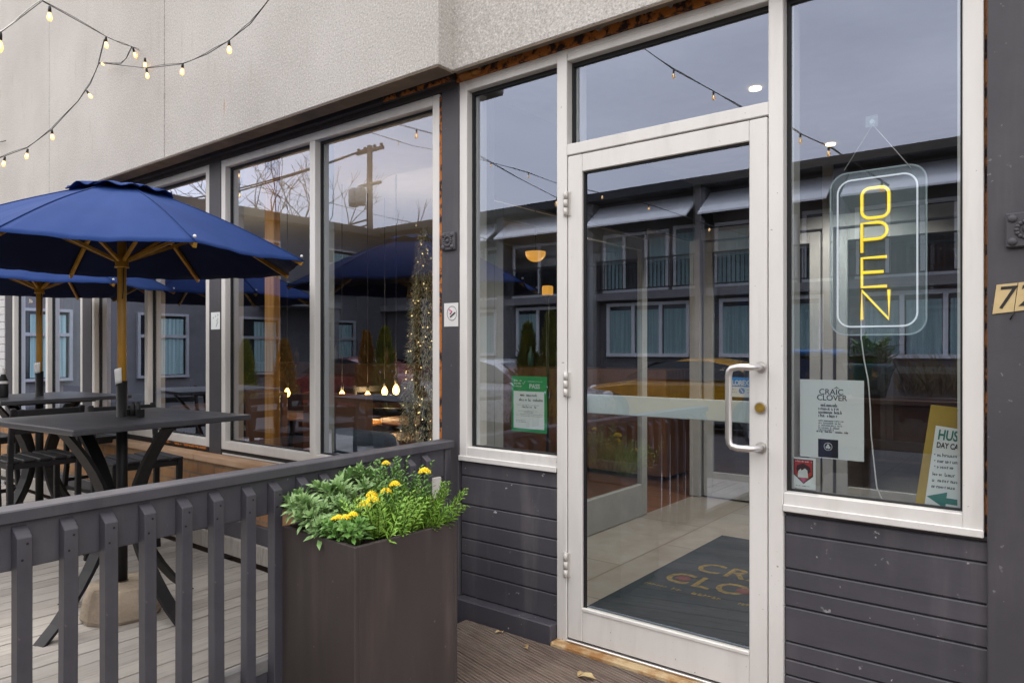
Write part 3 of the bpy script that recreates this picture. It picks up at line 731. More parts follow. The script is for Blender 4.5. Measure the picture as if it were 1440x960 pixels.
for k in range(20):
    a = random.random(); b = random.random()
    rs.append(((-.18 + a * .16 , -.005 + b * .13, PHT + .012 + .05 * random.random() + .02 * b), (-.15 + a * .5, -.6 + b * .7, .9), 12, .042, .0165))
fl = [((-.135, .03, PHT + .072), .015), ((-.10, .035, PHT + .076), .016), ((-.085, .055, PHT + .085), .016), ((-.165, .035, PHT + .062), .013)]
plant('low_flowering_plant', 'small low plant with tiny yellow flowers at the front corner of the planter', rosettes=rs, flowers=fl, mat='leaf_mid', at=(-.09, .07))
# ================================================================== TABLE, UMBRELLA, STOOLS
TC1, TC2 = (-3.878, -1.006), (-6.12, -.64)
PZ = -.05                                                 # the patio planks lie a little lower than the landing
def make_table(label, loc, rz):
    T = thing('patio_table', label, 'table', (*loc, PZ), 'square bar tables on the patio', rz=rz); T.scale = (1.037,) * 3
    m_ = MB(); m_.box(-.43, .43, -.435, .435, .958, .985, .005, seg=2); m_.build('tabletop', 'table_top', T)
    m_ = MB(); m_.box(-.26, .26, -.26, .26, .940, .9575); m_.build('under_frame', 'black_metal', T)
    for k in range(4):                                     # hourglass legs of flat bar
        a = R(11 + 90 * k); c, s_ = math.cos(a), math.sin(a); m_ = MB()
        prof = []
        for i in range(15):
            z = .94 * (1 - i / 14); q = (z - .52) / .42
            rr = .085 + .225 * abs(q) ** 1.7 * (1.0 if q > 0 else .98) + (.0 if z > .05 else .012)
            prof.append((rr, z))
        rings = []
        for rr, z in prof:
            w = .011; tx, ty = -s_, c; hw = .034
            rings.append([(c * (rr + e * w) + tx * f_ * hw, s_ * (rr + e * w) + ty * f_ * hw, z) for e, f_ in ((-1, -1), (1, -1), (1, 1), (-1, 1))])
        vs = [[m_.bm.verts.new(v) for v in r_] for r_ in rings]
        for p, q in zip(vs, vs[1:]):
            for i in range(4): m_.bm.faces.new((p[i], p[(i + 1) % 4], q[(i + 1) % 4], q[i]))
        m_.bm.faces.new(vs[0]); m_.bm.faces.new(vs[-1][::-1])
        m_.build('leg', 'black_metal', T)
    m_ = MB(); m_.box(-.135, .135, -.014, .014, .50, .53, .002); m_.box(-.014, .014, -.1345, .1345, .4995, .5295, .002); m_.build('stretcher', 'black_metal', T)
    return T
t1 = make_table('square charcoal bar table under the nearer blue umbrella', TC1, R(5))
t2 = copy_tree(t1); t2.location = (*TC2, PZ); t2.rotation_euler.z = R(7); t2['label'] = 'square charcoal bar table under the farther blue umbrella'

def make_umbrella(label, loc, rz, Rr=.90):
    T = thing('patio_umbrella', label, 'umbrella', (*loc, PZ), 'navy blue umbrellas over the patio tables', rz=rz); T.scale = (1.045,) * 3
    ZR, ZI, RI, ZV = 1.784, 2.075, .10, 2.128
    def rz_(r_):                                           # rib profile
        s_ = (r_ - RI) / (Rr - RI); return ZI + .035 * (1 - s_) - (ZI + .035 - ZR) * s_ + .022 * math.sin(math.pi * s_)
    for nm in ('canopy',):
        m_ = MB()
        for k in range(8):
            a0, a1 = 2 * math.pi * k / 8, 2 * math.pi * (k + 1) / 8
            def fn(u, v, a0=a0, a1=a1):
                r_ = RI + (Rr - RI) * u
                p = Vector((math.cos(a0), math.sin(a0), 0)) * (1 - v) + Vector((math.cos(a1), math.sin(a1), 0)) * v
                sg = math.sin(math.pi * v)
                p = p * r_ * (1 - .030 * sg * u ** 6)
                return (p.x, p.y, rz_(r_) - .016 * sg * u * (1 - .4 * u) + (.004 * math.sin(9 * v + k) * u + .0022 * math.sin(31 * v + 5 * u + 2.1 * k) * u) * sg)
            m_.grid(fn, 18, 20)
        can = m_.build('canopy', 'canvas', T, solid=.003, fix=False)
        can.data.materials.append(MAT['shaded_canvas']); can.modifiers[0].material_offset = 1; can.modifiers[0].offset = -1  # inner face takes the darker navy that paints in the shade under the canopy
        m_ = MB()
        for k in range(8):                                 # stitched seams over the ribs
            a = 2 * math.pi * k / 8; m_.tube([(math.cos(a) * r_, math.sin(a) * r_, rz_(r_) + .0015) for r_ in [RI + (Rr - RI) * i / 10 for i in range(11)]], .0032, 5)
        m_.build('seam', 'canvas', T)
    m_ = MB()
    for k in range(8):                                     # valance hem
        a0, a1 = 2 * math.pi * k / 8, 2 * math.pi * (k + 1) / 8
        def fn(u, v, a0=a0, a1=a1, k=k):
            p = Vector((math.cos(a0), math.sin(a0), 0)) * (1 - v) + Vector((math.cos(a1), math.sin(a1), 0)) * v
            r_ = .006 + .240 * u; w_ = .010 * math.sin(2 * math.pi * v * 1.5 + k * 1.7) * u + .010 * math.sin(math.pi * v) * u
            return (p.x * r_, p.y * r_, ZV + .004 - .054 * u ** 1.25 + w_)
        m_.grid(fn, 6, 10)
    m_.build('vent', 'canvas', T, solid=.003)
    m_ = MB(); m_.tube([(0, 0, .80), (0, 0, 2.10)], .0205, 18); m_.build('pole', 'wood_pole', T)
    m_ = MB(); m_.tube([(0, 0, .17), (0, 0, 1.155)], .0255, 16); m_.build('pole_sleeve', 'black_metal', T)
    m_ = MB(); m_.lathe([(.021, 1.715), (.033, 1.715), (.033, 1.722), (.030, 1.725), (.030, 1.775), (.021, 1.785)], 18); m_.build('hub', 'wood_pole', T)
    m_ = MB(); m_.lathe([(.021, 2.03), (.04, 2.04), (.04, 2.085), (.021, 2.095)], 18); m_.build('finial', 'wood_pole', T)
    for k in range(8):
        a = 2 * math.pi * k / 8; c, s_ = math.cos(a), math.sin(a)
        m_ = MB(); pts = [(c * r_, s_ * r_, rz_(r_) - .017) for r_ in [.04 + (Rr - .05) * i / 8 for i in range(9)]]
        for p, q in zip(pts, pts[1:]): m_.beam(p, Vector(q) + (Vector(q) - Vector(p)) * .02, .014, .022)
        m_.build('rib', 'wood_pole', T)
        m_ = MB(); r_ = .46; m_.beam((c * .030, s_ * .030, 1.752), (c * r_, s_ * r_, rz_(r_) - .030), .012, .016); m_.build('strut', 'wood_pole', T)
        m_ = MB(); m_.ball((c * (Rr - .012), s_ * (Rr - .012), ZR - .010), .0075, 2); m_.build('rib_tip', 'white_plastic', T)
    m_ = MB(); m_.tube([(.028, .0, 1.72), (.032, -.004, 1.60), (.026, -.006, 1.56)], .0025, 5); m_.build('pull_cord', 'ink', T)
    m_ = MB()
    m_.grid(lambda u, v: (.0285 * math.cos(-2.6 + 2.3 * u) + .012 * v * u, .0285 * math.sin(-2.6 + 2.3 * u) - .006 * v, 1.13 + .075 * v + .018 * u), 8, 4)
    m_.build('paper_tag', 'white_plastic', T, solid=.001)
    return T
u1 = make_umbrella('open navy canvas umbrella on a yellow wooden pole over the nearer table', TC1, R(-6))
u2 = copy_tree(u1); u2.location = (*TC2, PZ); u2.rotation_euler.z = R(9); u2['label'] = 'open navy canvas umbrella partly hidden behind the nearer umbrella'
def make_base(label, loc):
    T = thing('umbrella_base', label, 'umbrella base', (*loc, PZ), 'concrete umbrella bases', rz=0)
    m_ = MB(); m_.lathe([(0, .003), (.185, .003), (.192, .02), (.178, .10), (.158, .158), (.145, .168), (.05, .172), (.032, .172), (.032, .12), (0, .12)], 14, smooth=False)
    for v in m_.bm.verts: v.co.x += random.uniform(-.004, .004); v.co.y += random.uniform(-.004, .004)
    m_.build('block', 'concrete', T); return T
ub1 = make_base('rough tan concrete block holding the nearer umbrella pole', TC1)
ub2 = copy_tree(ub1); ub2.location = (*TC2, PZ); ub2['label'] = 'rough tan concrete block holding the farther umbrella pole'

def make_stool(label, loc, rz):                            # faces +x, back on the -x side
    T = thing('bar_stool', label, 'bar stool', (*loc, PZ), 'black slatted bar stools', rz=rz)
    for i in range(5):
        y = -.178 + .089 * i; m_ = MB(); m_.box(-.20, .21, y - .036, y + .036, .655, .672, .005); m_.build('seat_slat', 'black_metal', T)
    m_ = MB(); m_.box(-.19, .19, -.205, -.18, .615, .654, .003); m_.box(-.19, .19, .18, .205, .615, .654, .003); m_.box(.165, .19, -.18, .18, .616, .653, .003); m_.box(-.19, -.165, -.18, .18, .616, .653, .003)
    m_.build('seat_frame', 'black_metal', T)
    for sx in (-1, 1):
        for sy in (-1, 1):
            m_ = MB(); pts = [(sx * .185, sy * .197, .655), (sx * .182, sy * .194, .42), (sx * .20, sy * .205, .18), (sx * .232, sy * .222, 0)]
            for p, q in zip(pts, pts[1:]): m_.beam(p, Vector(q) + (Vector(q) - Vector(p)) * .01, .034, .034, .004, up=(1, 0, 0))
            m_.build('leg', 'black_metal', T)
    m_ = MB()
    for z, sy in ((.30, -1), (.30, 1)): m_.beam((-.19, sy * .20, z), (.19, sy * .20, z), .018, .026, .003)
    m_.beam((.192, -.20, .24), (.192, .20, .24), .018, .030, .003); m_.beam((-.192, -.20, .34), (-.192, .20, .34), .018, .026, .003)
    m_.build('footrest', 'black_metal', T)
    for sy in (-1, 1):
        m_ = MB(); pts = [(-.185, sy * .195, .64), (-.20, sy * .195, .78), (-.245, sy * .195, 1.0)]
        for p, q in zip(pts, pts[1:]): m_.beam(p, Vector(q) + (Vector(q) - Vector(p)) * .01, .032, .026, .004, up=(1, 0, 0))
        m_.build('back_post', 'black_metal', T)
    for z, x in ((.965, -.238), (.865, -.218)):
        m_ = MB(); m_.box(x - .010, x + .010, -.182, .182, z - .027, z + .027, .004); m_.build('back_slat', 'black_metal', T)
    return T
s0 = make_stool('black slatted bar stool facing the farther table with its back to the nearer table', (-5.42, -.90), R(180))
for (x, y, rz, lb) in ((-4.80, -.52, R(-4), 'black slatted bar stool tucked under the wall side of the nearer table'),
                       (-6.35, .0 - .10, R(-80), 'black slatted bar stool between the farther table and the shop windows'),
                       (-6.92, -.80, R(4), 'black slatted bar stool at the far left side of the farther table'),
                       (-5.75, -1.62, R(96), 'black slatted bar stool on the street side of the farther table')):
    c = copy_tree(s0); c.location = (x, y, PZ); c.rotation_euler.z = rz; c['label'] = lb
# things on the tables
T = thing('condiment_caddy', 'small black caddy with salt and pepper beside the umbrella pole', 'caddy', (TC1[0] + .085, TC1[1] + .03, .972), rz=R(20))
m_ = MB(); m_.box(-.035, .035, -.025, .025, 0, .006, .001); m_.box(-.035, -.032, -.025, .025, .0062, .04); m_.box(.032, .035, -.025, .025, .0062, .04); m_.build('tray', 'black_metal', T)
for sx in (-1, 1):
    m_ = MB(); m_.lathe([(0, .0065), (.0135, .0065), (.0135, .05), (.010, .06), (.010, .075), (0, .08)], 12, c=(sx * .016, 0, 0)); m_.build('shaker', 'black_metal', T)
T = thing('sauce_bottle', 'dark sauce bottle with a white label on the farther table', 'bottle', (TC2[0] - .04, TC2[1] - .22, .972), rz=0)
m_ = MB(); m_.lathe([(0, 0), (.030, 0), (.032, .01), (.032, .12), (.012, .17), (.012, .205), (0, .207)], 16); m_.build('bottle', 'black_metal', T)
m_ = MB(); m_.lathe([(.0326, .10), (.0328, .115), (.0328, .118)], 16); m_.lathe([(.0135, .168), (.014, .17), (.014, .210), (0, .212)], 14); m_.build('cap', 'white_plastic', T)

# ================================================================== STRING LIGHTS
def bulb_at(T, p, lean=(0, 0)):
    M = Matrix.Translation(p) @ Matrix.Rotation(lean[0], 4, 'X') @ Matrix.Rotation(lean[1], 4, 'Y') @ Matrix.Scale(.86, 4)
    m_ = MB(); m_.lathe([(0, -.038), (.004, -.043), (.0055, -.056), (.004, -.066), (0, -.071)], 8); m_.bm.transform(M); fil = m_
    m_ = MB(); m_.lathe([(0, -.030), (.005, -.031), (.011, -.041), (.0155, -.060), (.0145, -.073), (.008, -.083), (0, -.085)], 12)
    m_.bm.transform(M); b = m_.build('bulb', 'bulb', T); fil.build('filament', 'filament', b)
    m_ = MB(); m_.lathe([(0, .005), (.007, .003), (.009, -.010), (.0095, -.030), (0, -.031)], 10); m_.bm.transform(M); m_.build('socket', 'bulb_base', b)
def strand(label, pts, bulbs, sag=0., r=.0026, second=True, grp='outdoor strings of warm bulbs'):
    T = thing('string_lights', label, 'string lights', tuple(pts[0]), grp)
    full = []
    for a, b in zip(pts, pts[1:]):
        for k in range(10):
            s_ = k / 10; q = a.lerp(b, s_); q = q - UP * sag * 4 * s_ * (1 - s_) * (b - a).length; full.append(q)
    full.append(pts[-1])
    m_ = MB(); m_.tube(full, r, 5)
    if second: m_.tube([q + Vector((.002, -.003, .003 + .005 * math.sin(i * .37))) for i, q in enumerate(full)], r * .7, 5)
    m_.build('cable', 'bulb_base', T)
    for b in bulbs:
        p, ln = (b if isinstance(b, tuple) else (b, (random.gauss(0, .10), random.gauss(0, .15)))); bulb_at(T, p, ln)
    return T
Yh = -.235
hook = P(186, 66, Yh)
far = P(60, 2, -1.35)
strand('string of warm bulbs slanting down to the hook on the stucco wall', [far, P(150, 52, -.62), P(172, 62, -.34), hook, P(196, 71, Yh)],
       [(P(70, 10, -1.25), (0, .05)), (P(149, 53, -.62), (.05, 0)), (P(187, 68, Yh), (.5, .3))])
strand('string of warm bulbs swagging from the hook up towards the roof corner', [hook, P(178, 82, -.24), P(170, 90, -.25), P(140, 89, -.26), P(152, 90, -.27), P(207, 96, -.33), P(257, 90, -.42), P(292, 76, -.50), P(321, 58, -.58), P(352, 34, -.66), P(381, -4, -.74)],
       [(P(140, 89, -.262), (.2, -1.25)), P(206, 97, -.33), P(257, 90, -.42), P(322, 58, -.58), (P(204, 82, -.24), (.2, .4))])
strand('string of warm bulbs curving down behind the blue umbrella', [P(147, 56, -.60), P(138, 92, -.44), P(127, 118, -.50), P(110, 142, -.56), P(73, 182, -.68), P(38, 208, -.78), P(0, 222, -.86), P(-60, 232, -.98)],
       [(P(122, 128, -.505), (.3, -.6)), P(73, 183, -.68), P(39, 210, -.78), P(7, 221, -.85), P(-30, 228, -.92)])
strand('string of warm bulbs crossing the top edge of the wall', [P(59, 2, -1.36), P(22, 30, -1.62), P(-30, 68, -1.9)], [P(0, 46, -1.76)])
m_ = MB(); m_.tube([P(8, 198, -.24), P(4, 199, -.245), P(-6, 201, -.205)], .004, 6)
tag(m_.build('wall_hook', 'black_metal'), 'tiny bent wall hook on the stucco at the picture edge', 'hook')
# ================================================================== SIGNS AND NOTICES
GY = .058                                                # just inside the shop glass
# --- neon OPEN sign
pa, pb2 = P(1167, 236, .085), P(1303, 474, .085)
cxn, czn, hw, hh = (pa.x + pb2.x) / 2, (P(1235, 237, .085).z + P(1235, 471, .085).z) / 2, (pb2.x - pa.x) / 2, (P(1235, 237, .085).z - P(1235, 471, .085).z) / 2
N = thing('open_sign', 'hanging clear acrylic sign with the yellow LED word OPEN running downwards', 'sign', (cxn, .085, czn - hh))
def rrect(w, h, r_, y, n=7):
    pts = []
    for cx_, cz_, a0 in ((w - r_, h - r_, 0), (-w + r_, h - r_, 90), (-w + r_, -h + r_, 180), (w - r_, -h + r_, 270)):
        for k in range(n + 1):
            a = R(a0 + 90 * k / n); pts.append(Vector((cxn + cx_ + r_ * math.cos(a), y, czn + cz_ + r_ * math.sin(a))))
    return pts
m_ = MB(); m_.prism(rrect(hw, hh, .055, .088), (0, .005, 0)); m_.build('panel', 'acrylic', N)
e = rrect(hw - .001, hh - .001, .055, .0905); m_ = MB(); m_.tube(e + [e[0]], .0032, 6, cap=False); m_.build('panel_edge', 'acrylic_edge', N)
e = rrect(hw - .027, hh - .030, .045, .083); m_ = MB(); m_.tube(e + [e[0], e[1]], .0030, 8, cap=False); m_.build('border_tube', 'neon_white', N)
def nz(py): return P(1230, py, .083).z
lx0, lx1 = P(1212, 300, .083).x, P(1250, 300, .083).x
def tubeglyph(nm, strokes, z0, z1, w=None):
    x0, x1 = lx0, (lx1 if w is None else lx0 + (lx1 - lx0) * w); o_ = None; m_ = MB(); m2 = MB()
    for s_ in strokes:
        pts = [Vector((x0 + a * (x1 - x0), .083, z0 + b * (z1 - z0))) for a, b in s_]
        m_.tube(pts, .0050, 8); m2.tube([p + Vector((0, .0035, 0)) for p in pts], .0068, 8)
    o_ = m_.build('letter', 'neon_yellow', N); m2.build('tube_backing', 'acrylic_edge', o_)
def arc(cx_, cy_, rx, ry, a0, a1, n=8): return [(cx_ + rx * math.cos(R(a0 + (a1 - a0) * k / n)), cy_ + ry * math.sin(R(a0 + (a1 - a0) * k / n))) for k in range(n + 1)]
O = arc(.70, .76, .30, .24, 0, 90) + arc(.30, .76, .30, .24, 90, 180) + arc(.30, .24, .30, .24, 180, 270) + arc(.70, .24, .30, .24, 270, 360); O.append(O[0])
tubeglyph('O', [O], nz(306), nz(264))
tubeglyph('P', [[(0, 0), (0, 1), (.5, 1)] + arc(.6, .72, .34, .28, 90, -90) + [(.5, .44), (.04, .44)]], nz(354), nz(313))
tubeglyph('E', [[(.92, 1), (0, 1), (0, 0), (.92, 0)], [(.04, .5), (.80, .5)]], nz(403), nz(362))
tubeglyph('N', [[(0, 0), (0, 1), (1, 0), (1, 1)]], nz(449), nz(408))
hk = P(1227, 172, .075)
m_ = MB(); tl, tr_ = P(1187, 240, .085), P(1281, 236, .085)
m_.tube([tl, hk + Vector((0, .004, -.008)), tr_], .0016, 5); m_.build('hanging_cord', 'white_plastic', N)
m_ = MB(); cz0 = czn - hh
pts = [P(1211, 448, .092), P(1211, 474, .09), P(1215, 505, .09), P(1221, 535, .085), P(1224, 575, .085), P(1225, 610, .085), P(1229, 650, .09), P(1233, 685, .09), P(1240, 701, .10), P(1252, 706, .12)]
sm = []
for i in range(len(pts) - 1):
    for k in range(4): sm.append(pts[i].lerp(pts[i + 1], k / 4))
m_.tube(sm + [pts[-1]], .0024, 6); m_.build('power_cord', 'white_plastic', N)
T = thing('suction_hook', 'clear square adhesive hook on the glass above the OPEN sign', 'hook', tuple(hk))
m_ = MB(); s_ = .020
m_.prism([hk + Vector((a * s_, -.014, b * s_)) for a, b in ((-1, -.85), (-.85, -1), (.85, -1), (1, -.85), (1, .85), (.85, 1), (-.85, 1), (-1, .85))], (0, .003, 0)); m_.build('pad', 'acrylic', T)
m_ = MB(); m_.tube([hk + Vector((0, -.010, 0)), hk + Vector((0, .004, 0))], .008, 12); m_.ball(tuple(hk + Vector((0, .002, -.006))), .006, 2); m_.build('hook', 'white_plastic', T)

def sheet(name, mat, parent, x0, x1, z0, z1, y=GY, th=.0012, tilt=0.):
    m_ = MB(); m_.box(x0, x1, y, y + th, z0, z1); 
    if tilt:
        c = Vector(((x0 + x1) / 2, y, (z0 + z1) / 2)); m_.bm.transform(Matrix.Translation(c) @ Matrix.Rotation(tilt, 4, 'Y') @ Matrix.Translation(-c))
    return m_.build(name, mat, parent)
def scribble(parent, x0, x1, z, h, y, mat='grey_ink', seed=0, M=None):   # unreadable small print: broken strokes
    rnd = random.Random(seed); m_ = MB(); x = x0
    while x < x1:
        w = min(rnd.uniform(.5, .8) * h, x1 - x); t_ = h * .16
        if rnd.random() < .83:
            zt_ = z + h * rnd.choice((.62, .62, .66, 1))
            m_.box(x, x + t_, y - .0004, y - .0001, z, zt_)
            if rnd.random() < .7: m_.box(x + w * .55, x + w * .55 + t_, y - .0004, y - .0001, z, z + h * .62)
            zz = z + h * rnd.choice((0, .26, .5)); m_.box(x + t_, x + w * .55, y - .0003, y - .0001, zz, zz + t_)
        x += w
    if M is not None: m_.bm.transform(M)
    return m_.build('small_print', mat, parent)
# --- white menu poster
x0, x1 = PX(1125, GY), PX(1215, GY); z0, z1 = P(1170, 645, GY).z, P(1170, 534, GY).z
T = thing('menu_poster', 'white paper poster with the shop name taped inside the glass under the OPEN sign', 'poster', ((x0 + x1) / 2, GY, z0))
sheet('paper', 'paper', T, x0, x1, z0, z1); w = x1 - x0; h = z1 - z0; y = GY - .0006; xm = x0 + w * .50
put_text('CRAIC', .0285, 'ink', wallM(xm, y, z1 - h * .185), T, space=1.0); put_text('CLOVER', .0285, 'ink', wallM(xm + .002, y, z1 - h * .26), T, space=.95)
m_ = MB(); m_.prism([(xm + .006, y, z1 - h * .115), (xm + .018, y, z1 - h * .085), (xm + .030, y, z1 - h * .115), (xm + .018, y, z1 - h * .098)], (0, -.0003, 0)); m_.build('emblem', 'ink', T)
xl = x0 + w * .30
for k, (wd, hh_, mt) in enumerate(((.30, .012, 'ink'), (.32, .012, 'ink'), (.36, .012, 'ink'), (.31, .012, 'ink'), (.39, .007, 'grey_ink'), (.34, .007, 'grey_ink'), (.36, .007, 'grey_ink'), (.33, .007, 'grey_ink'), (.24, .007, 'grey_ink'), (.46, .008, 'ink'))):
    z = z1 - h * (.34, .385, .43, .475, .53, .56, .59, .62, .645, .67)[k]
    scribble(T, xl - (.03 * w if k == 9 else 0), xl + wd * w, z, hh_, y, mt, seed=40 + k)
m_ = MB(); bx0, bx1, bz0, bz1 = x0 + w * .295, x0 + w * .61, z0 + .004, z0 + h * .245
m_.box(bx0, bx1, y - .0004, y, bz0, bz1); m_.build('dark_panel', 'black_print', T)
bc = Vector(((bx0 + bx1) / 2, y - .0006, bz0 + (bz1 - bz0) * .60)); m_ = MB()
m_.tube([bc + Vector((.0135 * math.cos(R(15 * k)), 0, .0135 * math.sin(R(15 * k)))) for k in range(25)], .0010, 4)
for a in (90, 210, 330): m_.prism([bc + Vector((.0048 * math.cos(R(a)) + .0042 * math.cos(R(b)), -.0002, .0048 * math.sin(R(a)) + .0042 * math.sin(R(b)))) for b in range(0, 360, 40)], (0, -.0002, 0))
m_.prism([bc + Vector(q) for q in ((-.001, -.0002, 0), (.001, -.0002, 0), (.002, -.0002, -.009), (0, -.0002, -.009))], (0, -.0002, 0)); m_.build('clover_emblem', 'white_ink', T)
# --- red crest sticker
x0, x1 = PX(1113.5, GY), PX(1147, GY); z0, z1 = P(1130, 687, GY).z, P(1130, 643, GY).z; w = x1 - x0; h = z1 - z0
T = thing('crest_sticker', 'white sticker with a red shield crest at the bottom corner of the right window', 'sticker', ((x0 + x1) / 2, GY, z0)); sheet('backing', 'paper', T, x0, x1, z0, z1)
def pol(pts, mat, nm, dy): m_ = MB(); m_.prism([(x0 + a * w, GY - dy, z0 + b * h) for a, b in pts], (0, -.0002, 0)); m_.build(nm, mat, T)
pol([(.08, .94), (.90, .94), (.90, .42), (.50, .16), (.08, .44)], 'brown_print', 'shield_outline', .0002)
pol([(.12, .92), (.86, .92), (.86, .46), (.50, .20), (.12, .48)], 'red_print', 'shield', .0006)
pol([(.20, .62), (.22, .74), (.50, .82), (.78, .70), (.80, .56), (.70, .50), (.62, .60), (.34, .60), (.28, .48)], 'brown_print', 'dark_cap', .0010)
pol([(.26, .36), (.28, .56), (.38, .64), (.42, .58), (.56, .66), (.66, .60), (.70, .36)], 'white_ink', 'white_figure', .0014)
pol([(.38, .34), (.62, .34), (.50, .19)], 'pink_print', 'pink_tip', .0014)
scribble(T, x0 + .15 * w, x0 + .83 * w, z0 + .855 * h, .006, GY - .0008, 'white_ink', 3); scribble(T, x0 + .18 * w, x0 + .80 * w, z0 + .08 * h, .004, GY - .0002, 'ink', 4)
# --- day-care notice board leaning inside the window
yb = .105
T = thing('notice_board', 'mustard edged notice board with green arrow leaning inside the window corner', 'notice board', (PX(1325, yb), yb, .74))
tl, tr_, br, bl = P(1309, 569, yb), P(1392, 578, yb), P(1392, 735, yb), P(1287, 708, yb)
m_ = MB(); m_.prism([tl, tr_, br, bl], (0, .006, 0)); m_.build('board', 'yellow_board', T)
def BP(px, py, d): return P(px, py, yb - d)
m_ = MB(); m_.prism([BP(1316, 598, .001), BP(1392, 610, .001), BP(1392, 737, .001), BP(1300, 710, .001)], (0, .0009, 0)); m_.build('sheet', 'paper', T)
def bt(body, px, py, size, mat, sh=0., bold=0.):
    p = BP(px, py, .0016); M = Matrix.Translation(p) @ Matrix.Rotation(R(3.5), 4, 'Y') @ Matrix.Rotation(R(90), 4, 'X'); put_text(body, size, mat, M @ Matrix.Diagonal((.66, 1, 1, 1)), T, align='LEFT', shear=sh, bold=bold)
bt('HUS', 1318, 617, .047, 'teal_print', .12, .0012); bt('DAY CA', 1316.5, 628.5, .026, 'ink', .08, .0007)
for k, py in enumerate((641.5, 650, 658)):
    p = BP(1318, py, .0016); scribble(T, p.x, p.x + .075, p.z, .012, yb - .0014, 'ink', 60 + k)
    p = BP(1314.5, py - 3, .0016); m_ = MB(); m_.ball(tuple(p), .0022, 1, (1, .3, 1)); m_.build('bullet', 'ink', T)
for k, py in enumerate((668, 676.5, 685)):
    p = BP(1311.5 - k * .8, py, .0016); scribble(T, p.x, p.x + .095, p.z, .012, yb - .0014, 'ink', 70 + k)
m_ = MB(); m_.prism([BP(a, b, .0016) for a, b in ((1303, 697), (1332, 692), (1331, 700), (1360, 704), (1360, 713), (1330, 708), (1329, 715))], (0, .0005, 0)); m_.build('arrow', 'teal_print', T)
# --- green health notice on the side light
x0, x1 = PX(719.5, GY), PX(769, GY); z0, z1 = P(745, 607.5, GY).z, P(745, 529, GY).z; w = x1 - x0; h = z1 - z0; y = GY - .0004
T = thing('inspection_notice', 'green bordered inspection notice stuck inside the narrow side window', 'notice', ((x0 + x1) / 2, GY, z0))
tl = R(-1.5) * -1
sheet('card', 'green_paper', T, x0, x1, z0, z1); sheet('white_panel', 'paper', T, x0 + .06 * w, x1 - .07 * w, z0 + .06 * h, z1 - .27 * h, GY - .0006, .0004)
put_text('PASS', .030, 'white_ink', wallM(x0 + w * .66, y, z1 - h * .215), T, bold=.0006)
for k in range(3): scribble(T, x0 + .07 * w, x0 + .29 * w, z1 - h * (.095 + .05 * k), .010, y, 'white_ink', 80 + k)
scribble(T, x0 + .45 * w, x0 + .86 * w, z1 - h * .10, .006, y, 'white_ink', 84)
m_ = MB(); m_.tube([(x0 + .32 * w, y - .0005, z1 - .12 * h), (x0 + .345 * w, y - .0005, z1 - .145 * h), (x0 + .40 * w, y - .0005, z1 - .085 * h)], .0012, 4); m_.build('tick', 'white_ink', T)
for k, (a, b, zz, hh_, mt) in enumerate(((.25, .72, .36, .014, 'ink'), (.22, .90, .445, .014, 'ink'), (.30, .70, .565, .010, 'ink'), (.15, .80, .52, .003, 'grey_ink'), (.2, .74, .63, .004, 'grey_ink'), (.36, .62, .655, .004, 'grey_ink'), (.12, .88, .685, .003, 'grey_ink'), (.14, .88, .715, .003, 'grey_ink'), (.12, .40, .80, .004, 'grey_ink'), (.14, .42, .83, .004, 'grey_ink'))):
    scribble(T, x0 + a * w, x0 + b * w, z1 - h * zz, hh_, GY - .0007, mt, 90 + k)
# --- alarm sticker on the door glass
sy = .028; x0, x1 = PX(1026, sy), PX(1062, sy); z0, z1 = P(1040, 558, sy).z, P(1040, 530.5, sy).z; w = x1 - x0; h = z1 - z0
T = thing('alarm_sticker', 'blue and white alarm company sticker behind the door pull', 'sticker', ((x0 + x1) / 2, sy, z0))
sheet('backing', 'paper', T, x0, x1, z0, z1, sy, .001); sheet('blue_band', 'blue_print', T, x0, x1, z0 + .52 * h, z1 + .0006, sy - .0004, .0003)
put_text('LOREX', .0275, 'white_ink', wallM(x0 + .43 * w, sy - .0006, z0 + .60 * h) @ Matrix.Diagonal((.80, 1, 1, 1)), T, space=.92, bold=.0007)
m_ = MB(); bc = Vector((x0 + .48 * w, sy - .0006, z0 + .32 * h)); m_.prism([bc + Vector((.012 * math.cos(R(a)), 0, .012 * math.sin(R(a)))) for a in range(0, 360, 24)], (0, .0004, 0)); m_.build('round_emblem', 'blue_print', T)
m_ = MB(); m_.prism([bc + Vector(q) for q in ((-.006, -.0003, .007), (-.003, -.0003, .008), (.007, -.0003, -.006), (.004, -.0003, -.008))], (0, .0002, 0)); m_.build('emblem_stroke', 'white_ink', T)
for a, b in ((.06, .28), (.68, .92)):
    for k in range(2): scribble(T, x0 + a * w, x0 + b * w, z0 + h * (.22 + .14 * k), .0045, sy - .0001, 'grey_ink', 110 + k)
# --- no smoking plate and paper notice on the pillars
py_ = -.0045
x0, x1 = PX(625, py_), PX(646.5, py_); z0, z1 = P(635, 459, py_).z, P(635, 426, py_).z; w = x1 - x0; h = z1 - z0; x1 = min(x1, -2.4365); 
T = thing('no_smoking_sign', 'square white no smoking plate on the pillar beside the side window', 'sign', ((x0 + x1) / 2, py_, z0)); sheet('plate', 'white_plastic', T, x0, x1, z0, z1, py_ - .0025, .002)
c = Vector((x0 + .52 * w, py_ - .0031, z0 + .56 * h)); m_ = MB(); m_.tube([c + Vector((.033 * math.cos(R(a)), 0, .036 * math.sin(R(a)))) for a in range(0, 361, 20)], .0014, 4); m_.build('ring', 'grey_ink', T)
m_ = MB(); m_.tube([c + Vector((-.018, -.0002, .020)), c + Vector((.0, -.0002, .010)), c + Vector((-.012, -.0002, -.004))], .0036, 5); m_.build('smoke_mark', 'pink_print', T)
